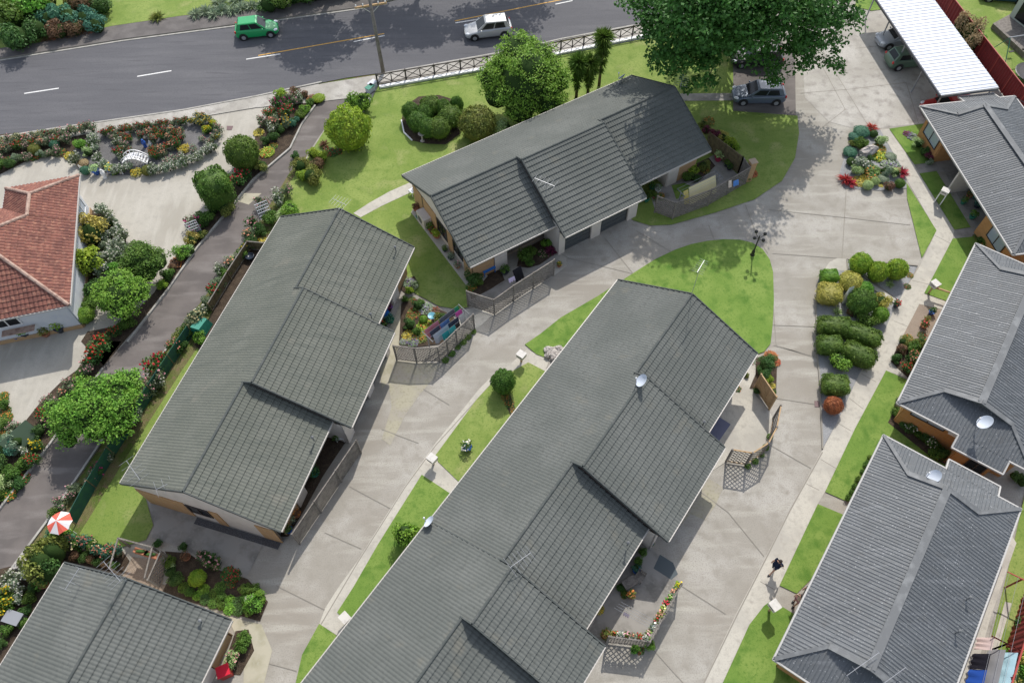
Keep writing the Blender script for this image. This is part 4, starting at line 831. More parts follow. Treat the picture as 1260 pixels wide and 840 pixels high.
# patio garden at the end of the middle block
for k, x, y, r in (('loose-dark-',943,450,11),('loose-dark-',940,460,9),('loose-dark-',947,441,8),('low-rust-orange',949,437,7),('low-rust-red',954,444,6),('loose-lime-',946,466,7),('low-gold-yellow',950,474,4),('low-silver-pink',926,444,4),('loose-olive-',918,461,4),('low-dark-salmon',908,478,4),('loose-dark-',931,480,5),('loose-mid-',953,482,3),('low-silver-pink',929,438,3)): plant(k,x,y,r,'in the corner garden by the tan fence')
many(['low-mid-'], [(921,572),(930,566),(938,558),(943,549),(948,536)], 3.5, 'climbing the foot of the tan lattice screen',.5)
# bottom patio
for k, x, y, r in (('loose-mid-',786,690,6),('loose-mid-',791,679,6),('loose-teal-',783,698,6),('loose-dark-',763,722,6),('loose-mid-',768,728,5),('low-mid-orange',768,732,4),('low-gold-yellow',737,749,6),('loose-bright-',781,799,6),('low-dark-red',788,799,5),('loose-bright-',799,791,8),('low-olive-orange',745,781,5)): plant(k,x,y,r,'around the lower patio of the middle block')
# garden north of the bottom left block
for k, x, y, r in (('rose-dark-pink',251,683,7),('rose-dark-pink',259,689,8),('rose-dark-pink',268,693,7),('low-dark-red',280,705,8),('rose-dark-red',289,708,7),('low-dark-red',284,716,6),('loose-mid-',207,690,9),('loose-pale-',211,697,6),('loose-dark-',215,712,10),('loose-dark-',209,703,7),('loose-bright-',312,744,12),('loose-bright-',320,736,9),('loose-mid-',306,750,8),('loose-mid-',302,724,8),('loose-mid-',314,724,7),('ball-lime-',243,711,10.5),('loose-dark-',193,668,6),('loose-dark-',226,672,6)): plant(k,x,y,r,'in the garden above the bottom left roof')
many(['low-mid-','loose-mid-','low-bright-','low-dark-'], [(225,722),(233,728),(242,732),(252,736),(262,741),(272,745),(282,748),(292,751),(262,730),(272,734),(282,737),(292,740),(270,722),(300,735),(250,725)], 6, 'low in the bottom left garden',.35)
plant('loose-mid-',300,786,10,'right of the bottom left roof'); plant('loose-mid-',297,795,9,'right of the bottom left roof'); plant('loose-pale-pink',284,812,11,'right of the bottom left roof')
# left of the bottom left block
plant('loose-olive-',50,690,22,'beside the lane below the umbrella',2.6); plant('loose-olive-',64,678,18,'beside the lane below the umbrella',2.4); plant('loose-dark-',60,702,17,'beside the lane below the umbrella',2.0); plant('loose-bright-',78,659,12,'just below the umbrella',1.3); plant('loose-teal-',62,659,7,'just below the umbrella')
many(['rose-teal-salmon','rose-mid-cream','rose-teal-salmon'], along([(88,668),(102,669),(116,672),(130,676),(144,680)], 8.5), 8, 'in the row above the bottom left roof', 1.2); many(['loose-brown-','loose-dark-'], along([(92,684),(140,694)], 10), 7, 'behind the roses above the bottom left roof',.7)
many(['rose-rose-white','rose-silver-white'], [(34,695),(30,706),(24,722),(16,718),(10,712),(22,734),(6,722)], 8, 'beside the lane at the bottom left'); many(['rose-mid-yellow'], [(6,738),(0,730),(10,748),(-4,745)], 10, 'beside the lane at the bottom left')
many(['loose-dark-','loose-mid-'], [(30,750),(8,775),(2,790),(36,735),(42,722),(28,766)], 8, 'left of the bottom left roof'); plant('low-dark-red',33,756,4,'left of the bottom left roof')
plant_all()

# ------------------------------------------------------------ trees
def LB(L_): return [(G(x,y,z), r) for x,y,z,r in L_]
tree('oak_tree', G(893,62), LB([(808,14,7,2.7),(800,2,7.5,2.2),(830,55,6,2.6),(822,78,4.6,1.7),(852,82,4.8,2.2),(880,25,9,4),(905,34,8,2.4),(955,36,7.5,2.8),(992,35,7,2.8),(1018,12,7,2.3),(1008,62,5,1.6),(1020,82,4.2,.9),(942,80,4.6,1.3),(947,98,3.4,.7),(950,0,9,4),(900,-25,10,4.5),(1000,-20,8.5,3.6),(848,-25,9,3.2),(975,68,5,1.6),(1035,30,6,1.6),(880,40,5.2,2.6),(906,40,5.2,2.3),(862,44,5.5,2.4),(890,-8,11,4),(932,-6,11,4),(962,4,10,3.4),(868,4,10.5,3.6),(905,8,10,3.4),(850,10,9,3)])+[(Vector(c),r) for c,r in (((17,53,9.5),3),((20,53.5,10),3),((17,57,10),3),((20.5,57.5,10.5),3.2),((23.5,55,9.5),3),((14,54.5,8.5),2.6),((19,61,9),3.2))], 1600, .8, 48, .30, 'deep', 'huge spreading dark green tree over the parked cars at the top', .42, 3, branches=9, up=.6, lean=.12)  # high and rear crown lobes, mostly out of frame, added to shade the lawn
tree('round_tree', G(641,138), LB([(646,98,3.3,2.5),(622,88,3.2,1.7),(668,88,3.4,1.7),(640,66,4.2,1.8),(660,70,4.2,1.5),(625,112,2.4,1.7),(668,112,2.4,1.8),(645,120,2.2,2.0),(686,100,2.8,1.2),(650,84,4.6,1.6),(606,98,2.6,1.3),(612,118,2.0,1.3),(640,134,1.6,1.5),(675,128,1.8,1.4)]), 520, .55, 60, .17, 'bright', 'dense round bright green tree beside the road fence', .22, 5, up=.8, core=True)
tree('small_tree', G(180,335), LB([(176,318,1.9,1.15),(164,326,1.6,.9),(190,322,1.6,1.0),(178,336,1.3,.95),(172,308,2.1,.8)]), 150, .38, 50, .14, 'mid', 'small dark leafed tree at the edge of the courtyard, upper of two', .09, 8, core=True)
tree('small_tree', G(152,385), LB([(148,362,1.9,1.2),(130,358,1.6,.9),(168,358,1.7,1.0),(150,378,1.5,1.0),(148,346,2.1,.9),(133,372,1.4,.8)]), 180, .38, 50, .14, 'bright', 'small bright green tree at the edge of the courtyard, lower of two', .09, 9, core=True)
tree('spreading_tree', G(118,540), LB([(114,500,2.6,1.6),(140,480,2.6,1.15),(156,470,2.4,.85),(163,479,2.0,.6),(90,510,2.4,1.1),(76,511,2.0,.8),(84,530,1.8,.75),(86,543,1.5,.5),(120,520,2.2,1.3),(142,500,2.4,1.3),(145,522,1.9,1.0),(118,482,2.8,1.2),(72,500,1.9,.55),(154,500,2,.7)]), 420, .42, 48, .15, 'bright', 'wide bright green tree hanging over the asphalt lane', .16, 11, branches=20, up=.7, core=True)
# trees across the road whose shadows fall on it
wt = [((-15.5,66,0),[((-15,65.5,8.5),2.6),((-17.6,66.5,8),2.0),((-12.5,66,8),2.2),((-15.5,68.5,9),2.5)],12),((-6.8,68.5,0),[((-7,69,9.5),2.6),((-9.5,70,9),2),((-4.5,68.5,9.5),2.2),((-6.3,66.4,7.5),1.3)],13),((1.5,70,0),[((1,70,9.5),2.6),((-1.2,69,9.0),2.0),((3.8,70.5,9.5),2.3)],14)]
for b, L_, s in wt: tree('roadside_tree', b, [(Vector(c),r) for c,r in L_], 260, .75, 30, .34, 'mid', {12:'leftmost',13:'middle',14:'rightmost'}[s]+' of the trees across the road, beyond the top edge', .3, s, branches=12, up=.6)
# cabbage trees
for i, (x, y, h, hx, hy) in enumerate(((709,120,3.4,705,68),(723,118,3.2,724,78),(737,106,4.6,740,52))):
    b = G(x,y); rg = np.random.default_rng(40+i)
    th = Thing('cabbage_tree', b, ['cabbage tree nearest the round tree','middle and shortest of the three cabbage trees','tallest and rightmost of the three cabbage trees'][i], 'tree', 'cabbage trees by the road fence')
    t = MB(); t.tube(b, b+Vector((0,0,h)), .13, .09, 8); th.part('trunk', t, M['bark'], smooth=True)
    V = []
    for zc, n, L_ in ((h,520,1.0),(h*.85,300,.85),(h*.68,220,.7),(h*.5,160,.6),(h*.32,100,.45)):
        d = sph(n, rg, .6); s = np.cross(d, rg.normal(size=(n,3))); s /= np.linalg.norm(s,axis=1)[:,None]; o = np.array([b.x,b.y,zc]); Lr = rg.uniform(.7,1.2,(n,1))*L_
        V.append(np.stack([o+d*.05, o+d*Lr*.5+s*.05, o+d*Lr+np.array([0,0,-.15]), o+d*Lr*.5-s*.05],1).reshape(-1,3))
    npmesh('crown', np.concatenate(V), LEAF['mid'], th.e, loc=b)
# ------------------------------------------------------------ props
M['wood_w'] = mat('weathered_wood', (.22,.20,.178), .85, .2, noise=[(4,(.15,.135,.12),.42,.62,4),(14,(.28,.26,.235),.5,.75,3)])
M['wood_t'] = mat('tan_timber', (.46,.32,.18), .8, .2, noise=[(4,(.36,.24,.13),.42,.65,4)])
M['wood_d'] = mat('dark_timber', (.17,.14,.08), .85, .2, noise=[(4,(.11,.09,.055),.42,.65,4)])
M['redfence'] = mat('red_steel_fence', (.20,.022,.026), .6, .3, noise=[(1.5,(.16,.02,.022),.45,.7,4)])
M['redpaint'] = mat('red_painted_steel', (.36,.05,.04), .5)
M['steel'] = mat('galvanised_steel', (.34,.35,.37), .4, .5, .3)
M['black'] = mat('black_paint', (.02,.02,.022), .4)
M['dishm'] = mat('dish_enamel', (.55,.60,.68), .4)
M['tyre'] = mat('tyre_rubber', (.02,.02,.02), .85); M['rim'] = mat('alloy_rim', (.55,.56,.58), .3, .5, .6)
M['hl'] = mat('headlamp_glass', (.75,.77,.8), .1, .8); M['tl'] = mat('tail_lamp_red', (.55,.02,.02), .2, .6)
M['terra'] = mat('terracotta', (.42,.17,.09), .8); M['bluepot'] = mat('blue_glaze', (.03,.10,.38), .25); M['greenpot'] = mat('green_plastic', (.03,.22,.15), .4); M['darkpot'] = mat('dark_glazed_pot', (.03,.04,.06), .3)
M['stone'] = mat('pale_rock', (.45,.42,.39), .9, .2, noise=[(3,(.33,.30,.28),.42,.65,5)], bump=(6,1,.08))
M['skin'] = mat('skin', (.45,.26,.18), .6); M['hair'] = mat('dark_hair', (.03,.02,.015), .7)
def cloth(name, c): return mat('cloth_'+name, c, .9, .1)
M['lid'] = mat('letterbox_lid', (.60,.58,.54), .7, noise=[(5,(.48,.46,.42),.45,.7,4)])
M['green_tarp'] = mat('green_tarpaulin', (.02,.22,.16), .6)
I3 = lambda x,y,z=0: Vector((x,y,z))
def at(px, py, z=0): return G(px,py,z)
def local(o, ang):
    c, s = math.cos(ang), math.sin(ang); o = Vector(o)
    return lambda x,y,z=0: o+Vector((c*x-s*y, s*x+c*y, z))
def pdir(a, b): d = G(*b)-G(*a); return math.atan2(d.y, d.x)

# ---- fences
def lattice_fence(pts, h, label, m='wood_w', group=None, spacing=.20, sw=.058, maxseg=2.1, solid=False, top='wood_w'):
    P = [p if isinstance(p, Vector) else G(*p) for p in pts]; th = Thing('lattice_fence' if not solid else 'board_fence', P[0], label, 'fence', group)
    Q = [P[0]]
    for a, b in zip(P, P[1:]):
        n = max(1, round((b-a).length/maxseg)); Q += [a.lerp(b, k/n) for k in range(1,n+1)]
    for p in Q:
        mb = MB(); mb.bar(p, p+Vector((0,0,h+.06)), .09, .09); th.part('post', mb, M[m])
    for a, b in zip(Q, Q[1:]):
        d = (b-a); w = d.length; d.normalize(); nn = Vector((-d.y,d.x,0)); mb = MB()
        if solid:
            k = int(w/.15)+1
            for i in range(k):
                s = a+d*(w*(i+.5)/k); mb.bar(s+Vector((0,0,.05))+nn*(.02 if i % 2 else .028), s+Vector((0,0,h))+nn*(.02 if i % 2 else .028), w/k*.93, .02, up=tuple(nn))
            th.part('board_panel', mb, M[m])
        else:
            z0 = .12; hh = h-z0
            for sgn in (1,-1):
                c = -hh
                while c < w:
                    x0, x1 = max(c,0), min(c+hh,w)
                    if x1-x0 > .03:
                        za, zb = x0-c, x1-c
                        if sgn < 0: za, zb = hh-za, hh-zb
                        A = a+d*x0+Vector((0,0,z0+za))+nn*(.008*sgn); B_ = a+d*x1+Vector((0,0,z0+zb))+nn*(.008*sgn)
                        mb.bar(A, B_, sw, .012, up=tuple(nn))
                    c += spacing*1.414
            th.part('lattice_panel', mb, M[m])
        for z in ((h,), (h, .14))[1]:
            r = MB(); r.bar(a+Vector((0,0,z)), b+Vector((0,0,z)), .07 if z == h else .045, .05); th.part('rail', r, M[top])
    return th
lattice_fence([(576,377),(608.5,387.5),(632,370.5),(656,355),(681,339)], 1.75, 'weathered lattice fence round the left patio of the north block', spacing=.15, sw=.055)
lattice_fence([(805,262),(827,270),(870,254),(916,227)], 1.75, 'weathered lattice fence round the right patio of the north block', spacing=.15, sw=.055)
lattice_fence([(488.5,443),(513,446),(541,445),(552,436),(563,425),(584,405)], 1.75, 'curved weathered lattice fence below the garden with the clothesline', spacing=.15, sw=.055)
lattice_fence([(444.5,557),(369,669)], 1.75, 'straight weathered lattice fence along the lower front of the west block', spacing=.10, sw=.05)
lattice_fence([(893,568),(917,572),(936,560),(946,541),(951,515)], 1.75, 'tan lattice screen bending round the patio at the top end of the middle block', 'wood_w', top='wood_t')
lattice_fence([(746,790),(795,796),(833,727)], 1.5, 'lattice fence edged with flower boxes on the lower patio of the middle block')
lattice_fence([(868,184),(908,214)], 1.7, 'dark brown board fence at the right end of the north block', 'wood_d', solid=True, top='wood_d'); lattice_fence([(908,214),(916,226)], 1.7, 'short grey board return beside the brick pillar', 'wood_w', solid=True)
lattice_fence([(928,477),(946,504)], 1.7, 'short tan board fence in the corner garden by the driveway', 'wood_t', solid=True, top='wood_t')
b = MB(); b.box(local(at(919,222),.3), -.22,.22,-.22,.22,0,1.9); b.box(local(at(919,222),.3), -.27,.27,-.27,.27,1.9,1.98); solo('brick_pillar', b, brick_o, 'short brick pillar at the right end of the north block patio', 'pillar')
# tall red steel fences
def steel_fence(pts, h, label):
    P = [G(*p) for p in pts]; th = Thing('steel_fence', P[0], label, 'fence')
    for a, b in zip(P, P[1:]):
        w = (b-a).length; n = max(1, round(w/2.35))
        for k in range(n):
            A, B_ = a.lerp(b,k/n), a.lerp(b,(k+1)/n); d = (B_-A).normalized(); nn = Vector((-d.y,d.x,0)); L = (B_-A).length; mb = MB(); x = 0; m_ = 30; vs = []
            for i in range(m_+1):
                o = .02 if (i//2) % 2 else -.02; q = A+d*(L*i/m_)+nn*o; vs += [q+Vector((0,0,.05)), q+Vector((0,0,h))]
            mb.add(vs, [(2*i,2*i+2,2*i+3,2*i+1) for i in range(m_)]); th.part('steel_panel', mb, M['redfence'])
            r = MB(); r.bar(A+Vector((0,0,h)), B_+Vector((0,0,h)), .07, .06); th.part('rail', r, M['redpaint']); r = MB(); r.bar(A, A+Vector((0,0,h+.02)), .08, .07); th.part('post', r, M['redpaint'])
steel_fence([(1128,-25),(1161,22),(1200,73),(1248,136),(1275,170)], 1.9, 'dark red steel fence behind the carport')
steel_fence([(1290,665),(1256,738),(1223,840),(1200,910)], 1.85, 'red steel fence at the bottom right beside the clothes line')
# green mesh fence and dark enclosure left of the west block
def mesh_fence(pts, h, label, m, cat='fence'):
    P = [G(*p) for p in pts]; th = Thing('mesh_fence', P[0], label, cat)
    for p in P: b = MB(); b.bar(p, p+Vector((0,0,h+.05)), .06, .06); th.part('post', b, M['wood_d'])
    for a, b_ in zip(P, P[1:]):
        b = MB(); b.bar(a+Vector((0,0,h/2)), b_+Vector((0,0,h/2)), .03, h); th.part('mesh_panel', b, m)
        b = MB(); b.bar(a+Vector((0,0,h)), b_+Vector((0,0,h)), .04, .04); th.part('rail', b, m)
mesh_m = mat('dark_green_mesh', (.012,.07,.055), .8, noise=[(3,(.02,.10,.05),.42,.65,5)])
mesh_fence([(238,412),(214,448),(190,485),(166,522),(142,560),(118,600),(94,645)], 1.15, 'dark green mesh fence between the lane verge and the west block lawn', mesh_m)
many_ivy = [(224,440),(206,465),(188,490),(172,512),(156,535),(142,556),(128,580),(112,604),(100,626)]
lattice_fence([(262,384),(285,345),(309,308),(330,310)], 1.0, 'low dark board fence along the upper left of the west block', 'wood_d', solid=True)
# road side fence with crossed braces
def road_fence():
    base = [(465,104),(500,98),(535,92),(567,86.5),(600,81),(630,76),(660,69),(690,62),(718,56.5),(748,50),(778,44),(807,38),(840,30),(875,21)]
    P = [G(*p,.1) for p in base]; th = Thing('rail_fence', P[0], 'dark rail fence with crossed braces between the road and the north lawn', 'fence')
    for i, p in enumerate(P):
        b = MB(); b.bar(p, p+Vector((0,0,1.05)), .12, .12); th.part('post', b, M['frame'])
        if i+1 < len(P):
            q = P[i+1]; m_ = p.lerp(q,.5); b = MB(); b.bar(m_, m_+Vector((0,0,.8)), .08, .08); th.part('short_post', b, M['frame'])
            b = MB(); b.bar(p+Vector((0,0,.95)), q+Vector((0,0,.95)), .07, .09); th.part('rail', b, M['frame'])
            b = MB(); b.bar(p+Vector((0,0,.12)), q+Vector((0,0,.12)), .05, .06); th.part('rail', b, M['frame'])
            for a_, b_ in ((p,m_),(m_,q)):
                b = MB(); b.bar(a_+Vector((0,0,.15)), b_+Vector((0,0,.9)), .04, .05); b.bar(a_+Vector((0,0,.9)), b_+Vector((0,0,.15)), .04, .05); th.part('cross_brace', b, M['frame'])
road_fence()
K = MB()
for a, b in zip([(467,107.5),(630,79),(690,65.5),(807,42)],[(630,79),(690,65.5),(807,42),(880,25)]): K.bar(G(*a,.1), G(*b,.1), .3, .22)
solo('low_wall', K, M['white'], 'low white wall along the foot of the rail fence beside the road', 'wall')

# ---- carport
def carport():
    T = Frame((1157.5,117.5),(1079,0), True); W = 4.62; L = 13.5; th = Thing('carport', T(L/2,W/2,0), 'long white iron roofed carport beside the red fence', 'carport')
    r = MB(); slope(r, T, [(0,0,2.62),(L,0,2.62),(L,W,2.75),(0,W,2.75)], wave_wide, .038); th.part('roof', r, M['zinc'])
    f = MB(); f.poly([T(0,0,2.56),T(L,0,2.56),T(L,W,2.69),T(0,W,2.69)]); th.part('soffit', f, M['zinc'])
    for a, b in (((0,-.05,2.56),(L,-.05,2.56)),((-.03,0,2.5),(-.03,W,2.64)),((L+.03,0,2.5),(L+.03,W,2.64))):
        g = MB(); g.bar(T(*a), T(*b), .10, .20); th.part('fascia', g, M['darkpot'] if a[1] < 0 else M['ironcap'])
    for x in (.25, 3.5, 6.75, 10, 13.2):
        for y in (.35, W-.3): p = MB(); p.bar(T(x,y,0), T(x,y,2.6), .09, .09); th.part('post', p, M['steel'])
        p = MB(); p.bar(T(x,.1,2.48), T(x,W-.1,2.58), .08, .12); th.part('beam', p, M['steel'])
    return T
TCP = carport()

# ---- cars
def car(px, py, ang, L, W, H, paint, label, hatch=.0):
    c = at(px,py); T0 = local(c, ang)   # +x is the nose
    T = lambda x,y,z: T0(x-L/2,y,z); th = Thing('parked_car' if 'parked' in label else 'car', c, label, 'car')
    st = [(0,.60,.30,.52),(.015,.78,.24,.60),(.06,.92,.20,.70),(.14,.985,.18,.78),(.25,1,.17,.88),(.40,1,.17,.93),(.60,1,.17,.95),(.78,1,.17,.97),(.90,.97,.19,.97),(.965,.92,.22,.93),(.99,.82,.28,.82),(1,.66,.34,.66)]
    b = MB(); rings = []
    for f, w, zl, zb in st:   # here f counts from the tail
        x = L*(1-f); hw = W/2*w; pr = [(0,zl),(.75,zl),(.93,zl+.05),(1,zl+.16),(1,(zl+zb)/2),(.985,zb-.12),(.94,zb-.02),(.6,zb+.025),(0,zb+.04)]
        rings.append([T(x if True else 0, hw*a*s, z) for s in (1,) for a, z in pr]+[T(x,-hw*a,z) for a, z in pr[-2:0:-1]])
    # stations listed nose first: f=0 nose
    n = len(rings[0]); vs = [p for r in rings for p in r]; fs = [(i*n+j,i*n+(j+1)%n,(i+1)*n+(j+1)%n,(i+1)*n+j) for i in range(len(rings)-1) for j in range(n)]
    fs += [tuple(range(n)), tuple(range((len(rings)-1)*n, len(rings)*n))]
    b.add(vs, fs); body = th.part('body', b, paint, smooth=True)
    md = body.modifiers.new('s','SUBSURF'); md.levels = 1; md.render_levels = 2
    # cabin (nose at x=L): windscreen base, roof, rear
    z0 = .90; xb = (L*.745, L*.045); xt = (L*.565, L*(.13-hatch)); wb, wt = W/2*.90, W/2*.70
    B4 = [(xb[0],wb*.93),(xb[0],-wb*.93),(xb[1],-wb*.9),(xb[1],wb*.9)]; T4 = [(xt[0],wt),(xt[0],-wt),(xt[1],-wt*.97),(xt[1],wt*.97)]
    cb = MB(); v = [T(x,y,z0) for x,y in B4]+[T(x,y,H-.04) for x,y in T4]+[T(xt[0]*.94+xt[1]*.06,wt*.86,H),T(xt[0]*.94+xt[1]*.06,-wt*.86,H),T(xt[1]*.94+xt[0]*.06,-wt*.84,H-.02),T(xt[1]*.94+xt[0]*.06,wt*.84,H-.02)]
    cb.add(v, [(0,1,5,4),(1,2,6,5),(2,3,7,6),(3,0,4,7),(4,5,9,8),(5,6,10,9),(6,7,11,10),(7,4,8,11),(8,9,10,11)]); th.part('cabin', cb, paint)
    def pane(name, a, b_, c_, d_, m0=.06, m1=.06, s0=.10, s1=.12, off=.012):
        a, b_, c_, d_ = map(Vector,(a,b_,c_,d_)); nn = (b_-a).cross(d_-a).normalized()
        cen = (a+b_+c_+d_)/4
        if nn.dot(cen-T(L*.38,0,.9)) < 0: nn = -nn
        bl = lambda u,v_: (a*(1-u)+b_*u)*(1-v_)+(d_*(1-u)+c_*u)*v_
        mb = MB(); mb.poly([bl(m0,s0)+nn*off, bl(1-m1,s0)+nn*off, bl(1-m1,1-s1)+nn*off, bl(m0,1-s1)+nn*off]); th.part(name, mb, M['darkglass'])
    pane('windscreen', v[0],v[1],v[5],v[4],.05,.05,.04,.06); pane('rear_window', v[2],v[3],v[7],v[6],.10,.10,.12,.12)
    for a, b_, c_, d_ in ((v[0],v[3],v[7],v[4]),(v[1],v[2],v[6],v[5])):
        pane('side_window', a,b_,c_,d_,.10,.53,.10,.12); pane('side_window', a,b_,c_,d_,.50,.14,.10,.12)
    for x in (L*.185, L*.815):
        for s in (1,-1):
            ar = MB(); ar.tube(T(x,s*(W/2-.20),.33), T(x,s*(W/2+.004),.33), .385, .385, 18); th.part('wheel_arch', ar, M['black'])
            w_ = MB(); w_.tube(T(x,s*(W/2-.17),.31), T(x,s*(W/2+.02),.31), .31, .31, 18); wo = th.part('wheel', w_, M['tyre'])
            w_ = MB(); w_.tube(T(x,s*(W/2-.05),.31), T(x,s*(W/2+.03),.31), .20, .18, 12); th.part('rim', w_, M['rim'], wo)
    for s in (1,-1):
        h = MB(); h.blob(T(L*.955,s*W*.37,.66), .20,.14,.09,10,6,rot=ang-s*.5); th.part('headlight', h, M['hl'])
        h = MB(); h.blob(T(L*.025,s*W*.41,.82), .08,.12,.13,10,6,rot=ang); th.part('taillight', h, M['tl'])
        h = MB(); h.blob(T(L*.67,s*(W/2+.07),.98), .08,.10,.07,8,5,rot=ang); th.part('wing_mirror', h, paint)
    h = MB(); h.bar(T(L*.012,-.26,.62), T(L*.012,.26,.62), .02, .12); th.part('number_plate', h, M['white'])
    g = MB(); g.bar(T(L*.988,-.4,.45), T(L*.988,.4,.45), .05, .13); th.part('grille', g, M['black'])
paint = lambda n, c, m=.3, r=.3: mat('car_paint_'+n, c, .38, .5, m, coat=.35)
a_road = pdir((296,49),(342,44))
car(318,42,a_road,3.7,1.62,1.5,paint('green',(.01,.33,.10),0),'bright green hatchback driving along the far lane of the road')
car(601,42,a_road+math.pi,4.15,1.70,1.55,paint('silver',(.50,.51,.52)),'silver hatchback driving along the near lane of the road')
a_c = pdir((902,130),(962,130))
car(931.5,122,a_c+math.pi,4.2,1.76,1.47,paint('bluegrey',(.13,.16,.21)),'blue grey hatchback parked at the end of the short lawn path')
car(929,77,a_c+math.pi,4.3,1.76,1.5,paint('black',(.012,.014,.018)),'black car parked in the shade of the huge tree')
a_p = math.atan2(TCP.y.y, TCP.y.x)
for (x, y, rev, col, lab) in ((9.7,1.9,1,('silver2',(.40,.42,.45)),'silver car parked nose out under the far end of the carport'),(7.0,1.6,0,('sage',(.10,.17,.12)),'dark green car parked tail out under the middle of the carport'),(.9,2.0,1,('red',(.42,.015,.015)),'red car parked nose out under the near corner of the carport')):
    p = TCP(x,y); T_ = a_p+(math.pi if rev else 0)
    # place by world point
    q = p
    def _G(px,py,z=0,_q=q): return _q
    _old = at; at = _G; car(0,0,T_,4.1,1.7,1.45,paint(*col,.2),lab); at = _old
car(1232,-2,pdir((1220,0),(1245,2))+math.pi,4.2,1.75,1.5,paint('navy',(.03,.09,.16)),'dark blue car parked on the lawn in the top right corner')

# ---- utility pole with crossarm and wires, street lamp
b0 = at(471.75,90); dr = (G(470,5.5,6.2)-G(439,10.5,6.2)).normalized(); th = Thing('utility_pole', b0, 'tall grey wooden utility pole at the start of the rail fence', 'utility pole')
b = MB(); b.tube(b0, b0+I3(0,0,7.2), .17, .12, 12); th.part('pole', b, M['wood_w'], smooth=True)
b = MB(); b.bar(b0+dr*-1.25+I3(0,0,6.3), b0+dr*1.25+I3(0,0,6.3), .12, .14); ar = th.part('crossarm', b, M['wood_t'])
for k in (-1.15,-.6,.6,1.15): b = MB(); b.lathe(b0+dr*k+I3(0,0,6.37), [(.03,0),(.06,.05),(.04,.1),(.06,.15),(.02,.2)],8); th.part('insulator', b, M['white'], ar)
b = MB(); b.bar(b0+dr*-.7+I3(0,0,6.25), b0+I3(0,0,5.6), .04,.05); b.bar(b0+dr*.7+I3(0,0,6.25), b0+I3(0,0,5.6), .04,.05); th.part('arm_brace', b, M['steel'])
b0 = at(925.5,314); th = Thing('street_lamp', b0, 'black lamp post with four globes on the tip of the island lawn', 'street lamp')
b = MB(); b.lathe(b0, [(.17,0),(.17,.08),(.10,.16),(.13,.35),(.08,.55),(.05,.62),(.045,2.05),(.03,2.1)], 10); th.part('post', b, M['black'], smooth=True)
b = MB()
for k in range(4):
    a = k*math.pi/2+.4; e = b0+I3(math.cos(a)*.42,math.sin(a)*.42,1.95); b.bar(b0+I3(0,0,1.8), e, .03,.03)
th.part('arms', b, M['black'])
for k in range(4):
    a = k*math.pi/2+.4; e = b0+I3(math.cos(a)*.42,math.sin(a)*.42,2.08); b = MB(); b.blob(e,.13,.13,.14,10,6); th.part('lantern', b, M['black'], smooth=True)

# ---- letterboxes
def letterbox(px, py, ang, label, h=1.1, wood=True, rail=None, open_=False):
    o = at(px,py); T = local(o, ang); th = Thing('letterbox', o, label, 'letterbox')
    if open_:
        for s in (-1,1): b = MB(); b.box(T,-.2,.2,s*.22-.03,s*.22+.03,0,h-.35); th.part('side_panel', b, M['white'])
    else:
        b = MB(); b.box(T,-.05,.05,-.05,.05,0,h-.34); th.part('post', b, M['wood_t'])
    b = MB(); b.box(T,-.22,.22,-.25,.25,h-.35,h-.04); bx = th.part('box', b, M['cream']); b = MB(); b.box(T,-.24,.24,-.27,.27,h-.04,h); th.part('lid', b, M['lid'])
    b = MB(); b.box(T,-.235,-.22,-.15,.15,h-.18,h-.14); th.part('slot', b, M['black'], bx)
    if rail:
        e = at(*rail); b = MB(); b.bar(o+I3(0,0,.75), e+I3(0,0,.75), .09,.09); th.part('rail', b, M['wood_t']); b = MB(); b.bar(e,e+I3(0,0,.78),.08,.08); th.part('post', b, M['wood_t'])
letterbox(1153.5,249.5,.9,'tall cream letterbox with open legs on the narrow lawn by the porch',1.35,open_=True)
letterbox(1142,361,.5,'white lidded letterbox with a long wooden rail beside the tan gravel',1.2,rail=(1172,371))
letterbox(946,751,.5,'white lidded letterbox near the walking people',1.25); letterbox(428,764,.8,'white letterbox at the lowest path beside the long middle roof',.9)
letterbox(533.5,571,.9,'cream letterbox with a flower box on the strip lawn path',1.0); letterbox(641.5,445,.9,'small cream letterbox near the pointed tip of the island lawn',1.0)

